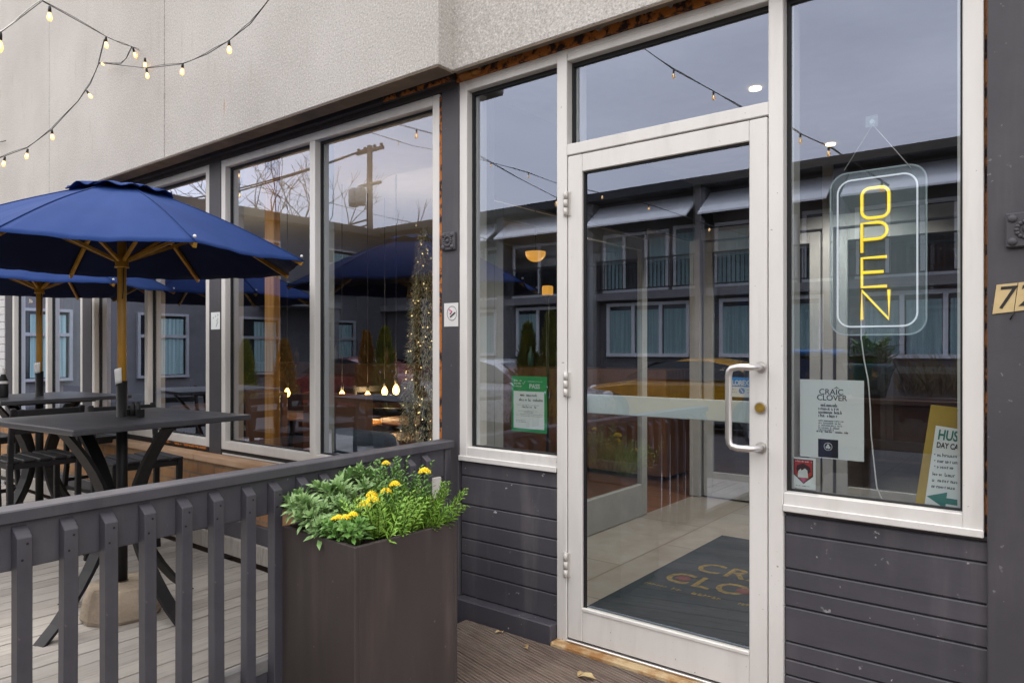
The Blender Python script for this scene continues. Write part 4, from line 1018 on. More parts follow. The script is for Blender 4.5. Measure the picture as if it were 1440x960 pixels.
m_ = MB(); m_.beam(c + Vector((-.012, -.001, -.018)), c + Vector((.024, -.001, .004)), .002, .006); m_.build('cigarette', 'black_print', T)
x0, x1 = PX(297, py_), PX(309.5, py_); z0, z1 = P(303, 463, py_).z, P(303, 439, py_).z; w = x1 - x0; h = z1 - z0
T = thing('pillar_notice', 'small white paper with black marks on the pillar between two patio windows', 'notice', ((x0 + x1) / 2, py_, z0)); sheet('paper', 'paper', T, x0, x1, z0, z1, py_ - .0015, .0012)
m_ = MB(); rnd = random.Random(5)
for k in range(9):
    a, b = x0 + w * rnd.uniform(.2, .75), z0 + h * (.15 + .08 * k); m_.tube([(a, py_ - .002, b), (a + .012, py_ - .002, b + .006), (a + .004, py_ - .002, b + .012)], .0012, 4)
m_.build('black_marks', 'ink', T)
# --- house number tiles
ny = -.0125
T = thing('house_number', 'cream slanted house number tiles on the charcoal pillar', 'number sign', (PX(1420, ny), ny, P(1420, 440, ny).z))
for i, (q, ch) in enumerate(((((1401.5, 400.5), (1431, 397.5), (1425.5, 438), (1395.5, 441.5)), '7'), (((1432.3, 397.2), (1462, 394.5), (1457, 434), (1426.5, 437.8)), '2'))):
    m_ = MB(); m_.prism([P(a, b, ny - .001) for a, b in q], (0, -.0025, 0)); tl_ = m_.build('tile', 'cream_tile', T)
    c = P(sum(a for a, b in q) / 4, q[2][1] - 4.5, ny - .0041); put_text(ch, .098, 'black_print', Matrix.Translation(c) @ Matrix.Rotation(R(-3), 4, 'Y') @ Matrix.Rotation(R(90), 4, 'X'), tl_, shear=.20, name='digit')
m_ = MB(); m_.tube([P(1420.5, 449, ny - .004), P(1424, 443, ny - .008), P(1427, 440.5, ny - .004)], .0020, 6); tag(m_.build('bent_nail', 'black_metal'), 'small bent nail under the house number tiles', 'nail')
# --- mat inside the door
T = thing('door_mat', 'dark teal rubber entrance mat with gold lettering inside the glass door', 'mat', (-1.33, 1.2, -.003))
m_ = MB(); m_.box(-1.965, -.70, .22, 2.245, -.0035, .004, .002); m_.build('rubber', 'mat_teal', T)
m_ = MB(); m_.box(-1.93, -.735, .255, 2.21, .0042, .0050); m_.build('pile', 'mat_teal', T)
def mt(body, size, x, yy, mat='gold_print', **kw): put_text(body, size, mat, Matrix.Translation((x, yy, .0056)) @ Matrix.Diagonal((.80, .92, 1, 1)), T, align='LEFT', **kw)
mt('CRAIC', .285, -1.795, 1.36, space=1.12, bold=.004); mt('CLOVER', .285, -1.865, 1.08, space=1.10, bold=.004)
mt('CRAFT BEER & GOOD FOOD' if False else 'IRISH PUB', .001, -1.8, .98) if False else None
def ms(x0, x1, yy, h, seed):
    rnd = random.Random(seed); m_ = MB(); x = x0
    while x < x1:
        w = rnd.uniform(.4, .9) * h
        if rnd.random() < .9: m_.box(x, x + w * .22, yy, yy + h * rnd.choice((.8, 1)), .0052, .0060); m_.box(x + w * .23, x + w * .75, yy + h * rnd.choice((0, .4)), yy + h * .65, .0053, .0060)
        x += w
    m_.build('small_lettering', 'gold_print', T)
ms(-1.90, -1.46, .955, .040, 1); ms(-1.40, -.82, .955, .040, 2)
for (x, yy, r1) in ((-1.765, 1.17, .045), (-1.405, 1.17, .048)):
    m_ = MB(); m_.lathe([(0, .0062), (r1, .0062), (r1, .0056)], 18, c=(x, yy, 0)); m_.build('letter_fill', 'maroon_print', T)
# ================================================================== INSIDE THE DINING ROOM
T = thing('christmas_tree', 'slim cone tree of pale tinsel and fairy lights behind the patio window', 'christmas tree', (-3.40, .80, .70))
V, Fc = [], []; bl = MB(); rnd = random.Random(9)
tcx, tcy, tz0, tz1 = P(597, 450, .80).x, .80, .72, 2.13
for k in range(5200):
    s_ = rnd.random() ** 1.3; z = tz0 + (tz1 - tz0) * s_; rr = (.150 * (1 - s_) ** .8 + .012) * rnd.uniform(.55, 1.05); a = rnd.random() * 6.283
    b = Vector((tcx + rr * math.cos(a), tcy + rr * math.sin(a), z)); d = Vector((math.cos(a), math.sin(a), rnd.uniform(-.9, .6))) + rv(.5); leaf(V, Fc, b, d, UP, rnd.uniform(.03, .06), .006, .3)
pydata('tinsel', V, Fc, 'tinsel', T)
for k in range(70):
    s_ = rnd.random() ** 1.2; z = tz0 + (tz1 - tz0) * s_; rr = .155 * (1 - s_) ** .8 + .012; a = rnd.random() * 6.283
    bl.ball((tcx + rr * math.cos(a), tcy + rr * math.sin(a), z), .0048, 1)
bl.build('fairy_lights', 'fairy', T)
m_ = MB(); m_.lathe([(0, tz0 - .66), (.12, tz0 - .66), (.12, tz0 - .60), (.03, tz0 - .58), (.03, tz0 + .2), (0, tz0 + .2)], 14, c=(tcx, tcy, 0)); m_.build('stand', 'black_metal', T)
# a round side table, armchair, and filament lamps
def inside(px, py, Y): return P(px, py, Y)
c = inside(482, 592, 1.0)
T = thing('side_table', 'small round table with a pale wood top beside the slate armchair', 'table', (c.x, 1.0, .04))
m_ = MB(); m_.lathe([(0, c.z - .03), (.30, c.z - .03), (.31, c.z - .02), (.31, c.z), (0, c.z)], 24, c=(c.x, 1.0, 0)); m_.build('tabletop', 'oak', T)
m_ = MB(); m_.tube([(c.x, 1.0, .04), (c.x, 1.0, c.z - .03)], .03, 10); m_.lathe([(0, .045), (.22, .045), (.20, .07), (.03, .09)], 16, c=(c.x, 1.0, 0)); m_.build('pedestal', 'black_metal', T)
c2 = inside(586, 590, .95)
T = thing('dining_table', 'dark round dining table beneath the lit cone tree', 'table', (c2.x + .05, .95, .04))
m_ = MB(); m_.lathe([(0, .66), (.40, .66), (.41, .675), (.40, .69), (0, .69)], 24, c=(c2.x + .05, .95, 0)); m_.build('tabletop', 'dark_wood', T)
m_ = MB(); m_.tube([(c2.x + .05, .95, .04), (c2.x + .05, .95, .66)], .035, 10); m_.build('pedestal', 'black_metal', T)
c = inside(552, 640, .70)
T = thing('armchair', 'slate blue upholstered armchair behind the patio window', 'armchair', (c.x, .72, .04))
m_ = MB(); m_.box(c.x - .33, c.x + .33, .45, 1.0, .26, .45, .05, seg=3); m_.build('seat', 'armchair', T)
m_ = MB(); m_.box(c.x - .36, c.x + .36, .28, .44, .30, .80, .06, seg=3); m_.build('backrest', 'armchair', T)
for s_ in (-1, 1):
    m_ = MB(); m_.box(c.x + s_ * .36 - .05, c.x + s_ * .36 + .05, .45, 1.0, .26, .62, .04, seg=3); m_.build('armrest', 'armchair', T)
    for yy in (.50, .95):
        m_ = MB(); m_.tube([(c.x + s_ * .28, yy, .04), (c.x + s_ * .28, yy, .26)], .018, 8); m_.build('leg', 'dark_wood', T)
lamps = ((481, 556, 1.2, 'leftmost of the small amber filament lamps glowing over the side table'), (517, 557, 1.5, 'amber filament lamp hanging midway between the armchair and side table'), (541, 550, 1.8, 'dimmer amber filament lamp just left of the brightest one'), (557, 548, 1.25, 'brightest amber filament lamp beside the lit cone tree'))
lp0 = None
for i, (px, py, Y, lb) in enumerate(lamps):
    p = inside(px, py, Y)
    if lp0 is None:
        lp0 = thing('filament_lamp', lb, 'lamp', tuple(p), 'amber filament lamps in the dining room', rz=0)
        m_ = MB(); m_.lathe([(0, .045), (.008, .044), (.022, .02), (.028, -.005), (.02, -.03), (0, -.042)], 14); m_.build('bulb', 'warm_lamp', lp0)
        m_ = MB(); m_.tube([(0, 0, .045), (0, 0, .10)], .012, 8); m_.tube([(0, 0, .10), (0, 0, 2.72 - p.z)], .003, 5); m_.build('cord', 'black_metal', lp0)
    else:
        c = copy_tree(lp0); c.location = p; c['label'] = lb
    L = bpy.data.lights.new('lamp_glow', 'POINT'); L.energy = 4; L.color = (1, .66, .34); L.shadow_soft_size = .05
    lo = bpy.data.objects.new('lamp_glow', L); COL.objects.link(lo); lo.location = p + Vector((0, -.06, 0))
for (x_, y_, z_, e_) in ((-4.9, 2.2, 1.9, 11), (-7.4, 2.0, 1.9, 8), (-3.6, 2.9, 1.8, 4)):   # fill lights added to brighten the dining room, set apart from the pendant shades
    L = bpy.data.lights.new('dining_fill', 'POINT'); L.energy = e_; L.color = (1, .84, .68); L.shadow_soft_size = .09
    lo = bpy.data.objects.new('dining_fill', L); COL.objects.link(lo); lo.location = (x_, y_, z_)
p = P(753, 356, 2.3)
T = thing('pendant_shade', 'amber half dome pendant shade beyond the side window', 'lamp', tuple(p), rz=0)
m_ = MB(); m_.lathe([(0, -.075)] + [(.088 * math.sin(R(a)), -.075 * math.cos(R(a))) for a in range(15, 91, 15)] + [(.088, .012), (0, .014)], 22); m_.build('shade', 'orange_shade', T)
m_ = MB(); m_.tube([(0, 0, .012), (0, 0, 2.85 - p.z)], .004, 6); m_.build('cord', 'black_metal', T)
p = P(770, 408, 2.0); T = thing('lantern', 'small square amber lantern below the pendant shade', 'lantern', tuple(p), rz=0)
m_ = MB(); m_.box(-.035, .035, -.035, .035, -.04, .035, .008); m_.build('shade', 'orange_shade', T)
m_ = MB(); m_.box(-.04, .04, -.04, .04, -.055, -.0405, .003); m_.tube([(0, 0, -.055), (0, 0, -p.z + .05)], .012, 8); m_.build('stand', 'black_metal', T)
# bottles and glasses along the bar counter (too small to read as parts)
rnd = random.Random(4)
for k in range(12):
    x = -9.6 + k * .5 + rnd.uniform(-.1, .1); m_ = MB(); h = rnd.uniform(.22, .32)
    m_.lathe([(0, 0), (.036, 0), (.036, h * .6), (.013, h * .8), (.013, h), (0, h)], 10, c=(x, 4.1, 1.121))
    tag(m_.build('bottle', ['dark_wood', 'teal_pot', 'galv', 'black_metal'][k % 4]), 'small bottle standing on the dim bar counter', 'bottle', 'bottles on the bar counter')
# pendant lamp of the far window
p = P(32, 422, 1.3); T = thing('disc_pendant', 'glowing round pendant lamp behind the farthest patio window', 'lamp', tuple(p), rz=0)
m_ = MB(); m_.lathe([(0, .03), (.10, .02), (.13, -.01), (.12, -.03), (0, -.035)], 20); m_.build('shade', 'downlight', T)
m_ = MB(); m_.tube([(0, 0, .03), (0, 0, 2.85 - p.z)], .004, 6); m_.build('cord', 'black_metal', T)
# sheer curtain and furniture further inside
m_ = MB(); xa, xb = PX(74, .3), PX(119, .3)
m_.grid(lambda u, v: (xa + (xb - xa) * u, .32 + .018 * math.sin(u * 46), .95 + 1.65 * v), 60, 1); m_.build('sheer_curtain', simple('sheer_curtain_cloth', (.45, .49, .46), (.36, .40, .38), .9, ns=10, stretch=(4, 1, .05)), B)
dt = bpy.data.objects['dining_table']; 
def table_in(x, y, label):
    T = thing('round_table', label, 'table', (x, y, 0), 'round tables inside the dining room', rz=0)
    m_ = MB(); m_.lathe([(0, .70), (.38, .70), (.39, .715), (.38, .73), (0, .73)], 24); m_.build('tabletop', 'dark_wood', T)
    m_ = MB(); m_.tube([(0, 0, 0), (0, 0, .70)], .035, 10); m_.lathe([(0, .0), (.24, .0), (.22, .03), (.03, .05)], 18); m_.build('pedestal', 'black_metal', T)
    return T
table_in(-4.35, 1.65, 'round dark table inside the middle of the dining room with wine glasses on it'); table_in(-5.7, 1.2, 'round dark table inside behind the window left of the timber column'); table_in(-7.2, 1.3, 'round dark table inside the far end of the dining room')
for (x, y, rz, lb) in ((-4.9, 1.75, 5, 'dark stool inside on the far side of the wine glass table'), (-4.1, 1.15, 110, 'dark stool inside between the wine glass table and the window'), (-6.2, 1.3, -10, 'dark stool inside beside the table left of the timber column'), (-5.5, .75, 95, 'dark stool inside nearest the window left of the timber column'), (-7.7, 1.35, 10, 'dark stool inside at the far end of the dining room')):
    c = copy_tree(s0); c.location = (x, y, -.008); c.rotation_euler.z = R(rz); c['label'] = lb; c['group'] = 'stools inside the dining room'
g0 = None
for k, (x, y) in enumerate(((-4.20, 1.50), (-4.42, 1.48), (-4.30, 1.72), (-4.52, 1.70), (-5.6, 1.05), (-5.85, 1.15))):
    if g0 is None:
        g0 = thing('wine_glass', 'small wine glass standing on a round table inside the dining room', 'glass', (x, y, .731), 'wine glasses inside', rz=0)
        m_ = MB(); m_.lathe([(0, .0), (.034, .001), (.006, .006), (.004, .09), (.03, .12), (.038, .15), (.032, .20), (.030, .20), (.035, .15), (0, .10)], 16); m_.build('goblet', 'acrylic', g0)
    else: c = copy_tree(g0); c.location = (x, y, .731)
c = copy_tree(lp0); c.location = P(404, 552, 1.3); c['label'] = 'lone dim amber filament lamp hanging right of the timber column'
# fallen leaves on the entry deck
for k, (px, py, lb) in enumerate(((812, 953, 'larger pale dry leaf on the deck near the door corner'), (742, 914, 'small curled dry leaf on the deck below the siding'), (706, 889, 'tiny dry leaf lying against the deck boards by the planter'))):
    t_ = CZ * FPX / (py - HOR); dx, dy = ray(px); V, Fc = [], []
    leaf(V, Fc, Vector((t_ * dx, CY + t_ * dy, .006)), Vector((math.cos(k * 2 + .4), math.sin(k * 2 + .4), .12)), UP, (.075, .05, .04)[k], (.04, .018, .02)[k], .4)
    leaf(V, Fc, Vector((t_ * dx, CY + t_ * dy, .008)), Vector((math.cos(k * 2 + 1.5), math.sin(k * 2 + 1.5), .2)), UP, (.04, .02, .02)[k], (.025, .012, .014)[k], .4)
    tag(pydata('fallen_leaf', V, Fc, 'leaf_dry'), lb, 'leaf', 'dry leaves on the entry deck')
# ================================================================== ACROSS THE CAR PARK (mirrored in the shop windows)
MY = -16.25                                              # face of the motel's long wing
def mb(x0, x1, y0, y1, z0, z1, name, mat, T, bev=0.): m_ = MB(); m_.box(x0, x1, y0, y1, z0, z1, bev); return m_.build(name, mat, T)
H = thing('motel_building', 'two storey dark grey motel with white sloped awnings across the car park', 'building', (-8, MY, -.16))
XW = -21.2
mb(XW - 8, 12, MY - 9, MY, -.16, 5.75, 'wall', 'motel_wall', H)
mb(XW - 8.2, 12.2, MY - 9.2, MY + .75, 5.75, 5.98, 'roof', 'motel_black', H)
mb(XW, 12, MY + .001, MY + .35, 2.80, 3.02, 'floor_band', 'motel_post', H)
posts = [-4.5 + 3.55 * k for k in range(-4, 5)]
wf = MB()
def motel_window(x0, x1, z0, z1, T, n=3, y=MY, curtain=True, hdr=.12):
    m_ = MB(); fr = .095
    m_.box(x0, x1, y, y + .08, z1 - fr, z1); m_.box(x0, x1, y, y + .10, z0, z0 + fr); m_.box(x0, x0 + fr, y, y + .08, z0 + fr, z1 - fr); m_.box(x1 - fr, x1, y, y + .08, z0 + fr, z1 - fr)
    for k in range(1, n):
        xm = x0 + (x1 - x0) * k / n; m_.box(xm - .05, xm + .05, y, y + .075, z0 + fr, z1 - fr)
    fo = m_.build('window', 'white_paint', T)
    g_ = MB(); g_.box(x0 + fr, x1 - fr, y + .002, y + .02, z0 + fr, z1 - fr); g_.build('pane', 'dark_glass', fo)
    if curtain:
        g_ = MB()
        for k in range(n):
            if k == 1 and n == 3 and random.random() < .6: continue
            a = x0 + (x1 - x0) * k / n + .09; b = x0 + (x1 - x0) * (k + 1) / n - .07
            g_.grid(lambda u, v, a=a, b=b: (a + (b - a) * u, y + .032 + .012 * math.sin(u * 50), z0 + fr + (z1 - z0 - 2 * fr - hdr) * v), 40, 1)
        g_.build('curtain', 'teal_curtain', fo)
    return fo
for i, xp in enumerate(posts):
    mb(xp - .14, xp + .14, MY + .0015, MY + .42, -.16, 5.7495, 'post', 'motel_post', H)
    if i == len(posts) - 1: continue
    a, b = xp + .16, posts[i + 1] - .16
    m_ = MB(); aw = [(a, MY + .05, 5.66), (a, MY + .95, 4.98), (a, MY + .95, 4.93), (a, MY + .05, 5.58)]; m_.prism(aw, (b - a, 0, 0)); m_.build('awning', 'white_paint', H)
    m_ = MB(); m_.prism([(a + .02, MY + .002, 5.55), (a + .02, MY + .9, 4.95), (a + .02, MY + .002, 4.7)], (.03, 0, 0)); m_.prism([(b - .05, MY + .002, 5.55), (b - .05, MY + .9, 4.95), (b - .05, MY + .002, 4.7)], (.03, 0, 0)); m_.build('awning_bracket', 'motel_black', H)
    motel_window(a + .12, a + 2.30, 3.05, 4.80, H, 3 - i % 2, curtain=i % 3 != 1)
    motel_window(b - .80, b - .02, 3.03, 4.85, H, 1, curtain=i % 2 == 0)
    m_ = MB(); m_.box(a, b, MY + .30, MY + .34, 3.95, 3.99); m_.box(a, b, MY + .30, MY + .34, 3.10, 3.14)
    for k in range(26): xx = a + (b - a) * (k + .5) / 26; m_.box(xx - .010, xx + .010, MY + .31, MY + .33, 3.14, 3.95)
    m_.build('balcony_rail', 'motel_black', H)
    motel_window(a + .25, b - .30, 1.12, 2.72, H, 3)
# short wing that closes the court
Wg = thing('motel_wing', 'short dark grey motel wing closing the far end of the car park', 'building', (XW, -8, -.16))
mb(XW - 9, XW, MY + .02, 2.0, -.16, 5.62, 'wall', 'motel_wall', Wg); mb(XW - 9.2, XW + .45, MY + .76, 2.2, 5.62, 5.88, 'roof', 'motel_black', Wg)
def wing_window(y0, y1, z0, z1):
    x = XW; m_ = MB(); fr = .075
    m_.box(x, x + .1, y0, y1, z1 - fr, z1); m_.box(x, x + .12, y0, y1, z0, z0 + fr); m_.box(x, x + .1, y0, y0 + fr, z0 + fr, z1 - fr); m_.box(x, x + .1, y1 - fr, y1, z0 + fr, z1 - fr)
    m_.box(x, x + .09, y0 + fr, y1 - fr, z0 + (z1 - z0) * .62, z0 + (z1 - z0) * .62 + .09); fo = m_.build('window', 'frame_grey', Wg)
    g_ = MB(); g_.box(x + .002, x + .02, y0 + fr, y1 - fr, z0 + fr, z1 - fr); g_.build('pane', 'dark_glass', fo)
    g_ = MB(); g_.grid(lambda u, v: (x + .034 + .012 * math.sin(u * 44), y0 + fr + (y1 - y0 - 2 * fr) * (.05 + .62 * u), z0 + fr + .02 + (z1 - z0 - 2 * fr - .1) * v), 40, 1); g_.build('curtain', 'teal_curtain', fo)
for yy in (-14.6, -11.4, -8.2, -5.0, -2.0):
    wing_window(yy, yy + 1.5, 3.4, 5.0); wing_window(yy, yy + 1.5, .5, 2.4)
    m_ = MB(); m_.prism([(XW + .002, yy - .5, 5.5), (XW + .9, yy - .5, 5.05), (XW + .9, yy - .5, 5.0), (XW + .002, yy - .5, 5.42)], (0, 2.4, 0)) if yy > -10 else None
    if yy > -10: m_.build('awning', 'white_paint', Wg)
    else: m_.bm.free()
mb(XW + .001, XW + 1.3, -13.0, -10.6, 2.75, 2.95, 'balcony', 'motel_post', Wg); mb(XW + 1.1, XW + 1.28, -12.9, -12.7, -.16, 2.75, 'balcony_post', 'motel_post', Wg)

# utility pole behind the wing
up = mir(P(520, 335, 23.2)); T = thing('utility_pole', 'grey timber utility pole with transformers beyond the motel roof', 'utility pole', (up.x, up.y, -.16))
zt = P(520, 205, 23.2).z
m_ = MB(); m_.tube([(up.x, up.y, -.16), (up.x, up.y, zt)], .2, 10, radii=[.22, .15]); m_.build('pole', 'pole_wood', T)
m_ = MB(); m_.box(up.x - 1.1, up.x + 1.1, up.y - .07, up.y + .07, zt - .35, zt - .18); m_.box(up.x - .9, up.x + .9, up.y - .07, up.y + .07, zt - 2.2, zt - 2.05)
for k in (-.95, -.4, .4, .95): m_.ball((up.x + k, up.y, zt - .08), .11, 1)
m_.build('crossarm', 'pole_wood', T)
for k in (-.62, -.02):
    m_ = MB(); m_.lathe([(0, zt - 3.3), (.27, zt - 3.3), (.29, zt - 3.1), (.29, zt - 2.45), (.2, zt - 2.3), (0, zt - 2.28)], 14, c=(up.x + k - .2, up.y + .45, 0)); m_.build('transformer', 'galv', T)
T2 = thing('power_lines', 'thin black overhead power lines running from the utility pole', 'cables', (up.x, up.y, zt)); m_ = MB()
for k, (z, ex, ez) in enumerate(((zt - .1, -26, -1.5), (zt - .12, -26, -1.9), (zt - 4.0, -26, -.9), (zt - 4.3, -26, -1.1), (zt - 4.6, -26, -1.5), (zt - 4.9, 22, -4.6), (zt - 4.5, 17, -5.2))):
    pts = [Vector((up.x + ex * s_ / 12, up.y + (.6 if ex > 0 else 1.4) * 6 * s_ / 12, z + ez * s_ / 12 - 1.2 * 4 * (s_ / 12) * (1 - s_ / 12))) for s_ in range(13)]; m_.tube(pts, .05, 4)
m_.build('wires', 'motel_black', T2)
# bare winter trees
def bare_tree(x, y, h, label, seed):
    rnd = random.Random(seed); T = thing('bare_tree', label, 'tree', (x, y, -.16), 'bare trees beyond the motel'); tr_ = MB(); cr = MB()
    def grow(m_, p, d, ln, r_, dep):
        q = p + d * ln; m_.tube([p, p.lerp(q, .5) + Vector((rnd.gauss(0, .05), rnd.gauss(0, .05), 0)) * ln, q], r_, 5, radii=[r_, r_ * .85, r_ * .65])
        if dep == 0: return
        for k in range(rnd.choice((2, 3, 3))):
            nd = (d + Vector((rnd.gauss(0, .45), rnd.gauss(0, .45), rnd.gauss(.12, .25)))).normalized(); grow(cr, q, nd, ln * rnd.uniform(.6, .82), r_ * .6, dep - 1)
    grow(tr_, Vector((x, y, -.16)), Vector((0, 0, 1)), h * .30, h * .011, 5); tr_.build('trunk', 'bark', T); cr.build('branches', 'bark', T)
q = mir(P(418, 300, 20)); bare_tree(q.x, q.y, 13.5, 'bare branching tree reflected beside the timber column', 1)
q = mir(P(470, 300, 22)); bare_tree(q.x, q.y, 12.0, 'bare branching tree standing close to the utility pole', 2)
q = mir(P(345, 300, 19)); bare_tree(q.x, q.y, 12.5, 'bare branching tree farthest along the street', 3)
# clipped cedars in tubs along the patio's street side
def cedar(x, y, z0, h, r_, label, mat, seed):
    rnd = random.Random(seed); T = thing('cedar_shrub', label, 'shrub', (x, y, -.16), 'cedar shrubs along the patio'); V, Fc = [], []
    for k in range(2300):
        s_ = rnd.random() ** .8; z = z0 + .1 + (h - .1) * s_; rr = r_ * min(1, (s_ + .12) * 4) * (1 - s_) ** .7 * (rnd.random() ** .35) * rnd.uniform(.8, 1.15); a = rnd.random() * 6.283
        leaf(V, Fc, Vector((x + rr * math.cos(a), y + rr * math.sin(a), z)), Vector((math.cos(a) * .7, math.sin(a) * .7, 1)) + rv(.2), Vector((math.cos(a), math.sin(a), 0)), rnd.uniform(.05, .10), .022, .1)
    pydata('foliage', V, Fc, mat, T)
    m_ = MB(); m_.tube([(x, y, z0 - .12), (x, y, z0 + h * .8)], .02, 7, radii=[.025, .008]); m_.build('stem', 'bark', T)
    m_ = MB(); m_.lathe([(0, -.16), (.15, -.16), (.20, z0), (.20, z0 + .015), (.175, z0 + .015), (.17, z0 - .03), (0, z0 - .03)], 18, c=(x, y, 0)); m_.build('tub', 'planter', T)
for i, (px, hgt, r_, mt_, lb) in enumerate(((515, 1.25, .19, 'cedar_brown', 'narrow rusty brown cedar beside a dark green one'), (541, 1.30, .24, 'cedar', 'dark olive cedar next to the rusty brown one'),
        (742, 1.30, .21, 'cedar', 'yellow green cedar mirrored at the left of the side window'), (775, 1.42, .24, 'cedar', 'tall yellow green cedar mirrored by the door post'),
        (400, 1.15, .24, 'cedar_brown', 'rusty golden cedar mirrored near the timber column'), (345, 1.15, .24, 'cedar', 'yellow cedar at the far end of the patio row'))):
    q = mir(P(px, 500, 4.15)); cedar(q.x, q.y, .34, hgt - .05, r_, lb, mt_, 20 + i)
# parked cars
def car(loc, rz, paint, label):
    T = thing('parked_car', label, 'car', loc, 'cars parked across the lot', rz=rz)
    prof = [(-2.1, .35), (-2.12, .62), (-2.0, .80), (-1.2, .90), (-.55, 1.22), (-.2, 1.32), (.5, 1.33), (1.0, 1.24), (1.6, .96), (2.05, .92), (2.15, .75), (2.15, .40), (2.0, .25), (-2.0, .25)]
    def sec(t):                                           # t in -1..1 across the car
        sh = 1 - .10 * abs(t) ** 3; return [(x * (1 - .05 * t * t), .86 * t * (1 - max(0, z - .85) * .42), z * (sh if z > .5 else 1)) for x, z in prof]
    m_ = MB(); ts = [-1, -.92, -.6, 0, .6, .92, 1]; rows = [[m_.bm.verts.new(p) for p in sec(t)] for t in ts]; n = len(prof)
    for a, b in zip(rows, rows[1:]):
        for k in range(n):
            f_ = m_.bm.faces.new((a[k], a[(k + 1) % n], b[(k + 1) % n], b[k])); f_.smooth = True
    m_.bm.faces.new(rows[0][::-1]); m_.bm.faces.new(rows[-1]); m_.build('body', paint, T)
    gl = [(-1.12, .93), (-.56, 1.20), (-.2, 1.27), (.5, 1.28), (.95, 1.20), (1.5, .95)]
    for s_ in (-1, 1):
        m_ = MB(); m_.prism([(x, s_ * .87 * (1 - max(0, z - .85) * .42), z) for x, z in gl], (0, s_ * .012, 0)); m_.build('side_window', 'dark_glass', T)
    m_ = MB(); m_.prism([(-1.17, -.70, .945), (-1.17, .70, .945), (-.58, .62, 1.235), (-.58, -.62, 1.235)], (-.015, 0, .02)); m_.build('windscreen', 'dark_glass', T)
    for x in (-1.35, 1.35):
        for s_ in (-1, 1):
            m_ = MB(); m_.tube([(x, s_ * .70, .32), (x, s_ * .885, .32)], .32, 20); w_ = m_.build('wheel', 'tyre', T)
            m_ = MB(); m_.tube([(x, s_ * .886, .32), (x, s_ * .893, .32)], .20, 16); m_.build('rim', 'galv', w_)
    for s_ in (-1, 1):
        m_ = MB(); m_.ball((-2.02, s_ * .60, .70), .12, 2, (.5, 1.3, .6)); m_.build('headlight', 'white_plastic', T)
car((-5.6, -10.2, -.16), R(3), 'yellow_car', 'yellow sports car parked across the lot in front of the motel')
car((-8.4, -7.6, -.16), R(185), 'silver_car', 'silver car parked beyond the cedar shrubs')
car((-13.2, -8.2, -.16), R(3), 'red_car', 'dark maroon car parked near the motel wing')
# blue bins, wooden trough, pot
def bin_(loc, rz, label):
    T = thing('wheeled_bin', label, 'bin', loc, 'blue bins by the trough', rz=rz)
    m_ = MB(); v = [(-.24, -.26, .08), (.24, -.26, .08), (.24, .26, .08), (-.24, .26, .08)]; m_.prism(v, (0, 0, .01))
    a = [m_.bm.verts.new(Vector((x * 1.0, y, .09))) for x, y, z in v]; b = [m_.bm.verts.new(Vector((x * 1.22, y * 1.22, 1.18))) for x, y, z in v]
    for k in range(4): m_.bm.faces.new((a[k], a[(k + 1) % 4], b[(k + 1) % 4], b[k]))
    m_.bm.faces.new(b); m_.build('body', 'bin_body', T)
    m_ = MB(); m_.box(-.33, .33, -.36, .36, 1.183, 1.24, .02, rot=Matrix.Rotation(R(4), 4, 'X')); m_.build('lid', 'bin_blue', T)
    for s_ in (-1, 1): m_ = MB(); m_.tube([(s_ * .20, .28, .10), (s_ * .26, .28, .10)], .10, 14); m_.build('wheel', 'tyre', T)
q = mir(P(1130, 500, 4.6)); bin_((q.x, q.y, -.16 + .22), R(4), 'blue lidded bin farther from the potted plant')
q = mir(P(1178, 500, 4.9)); bin_((q.x, q.y, -.16 + .22), R(-7), 'blue lidded bin next to the teal pot')
q0, q1 = mir(P(1190, 570, 3.6)), mir(P(1420, 570, 3.6)); yt = q0.y
T = thing('wooden_trough', 'long weathered wooden trough on legs holding dry grass', 'trough', ((q0.x + q1.x) / 2, yt, -.16))
m_ = MB(); m_.box(q0.x, q1.x, yt - .22, yt + .22, .55, .90, .01); m_.build('box', 'trough', T); m_ = MB(); m_.box(q0.x - .03, q1.x + .03, yt - .25, yt + .25, .902, .94, .005); m_.build('rim', 'trough', T)
for x in (q0.x + .1, q1.x - .1):
    for s_ in (-1, 1): m_ = MB(); m_.box(x - .04, x + .04, yt + s_ * .16 - .04, yt + s_ * .16 + .04, -.16, .549); m_.build('leg', 'trough', T)
G = thing('dry_grass', 'clump of dry ornamental grass growing in the wooden trough', 'plant', (q0.x + (q1.x - q0.x) * .62, yt, .94)); V, Fc = [], []; rnd = random.Random(8)
for k in range(420):
    b = Vector((q0.x + (q1.x - q0.x) * rnd.uniform(.36, .95), yt + rnd.uniform(-.15, .15), .94)); leaf(V, Fc, b, Vector((rnd.gauss(0, .35), rnd.gauss(0, .35), 1)), Vector((1, 0, 0)), rnd.uniform(.12, .42), .008, .3)
pydata('blades', V, Fc, 'dry_grass', G)
q = Vector((q0.x + .17, yt, .941)); T = thing('flower_pot', 'teal glazed pot standing on the end of the wooden trough', 'pot', tuple(q)); m_ = MB(); m_.lathe([(0, 0), (.12, 0), (.17, .20), (.19, .24), (.19, .27), (.16, .27), (.15, .23), (0, .23)], 20, c=tuple(q)); m_.build('pot', 'teal_pot', T)
G = thing('potted_plant', 'leafy green plant growing in the teal pot', 'plant', (q.x, q.y, q.z + .23)); V, Fc = [], []
for k in range(240):
    leaf(V, Fc, q + Vector((rnd.gauss(0, .05), rnd.gauss(0, .05), .23 + rnd.random() * .12)), Vector((rnd.gauss(0, .8), rnd.gauss(0, .8), .8)), UP, rnd.uniform(.08, .22), .03, .4)
pydata('foliage', V, Fc, 'leaf_mid', G)
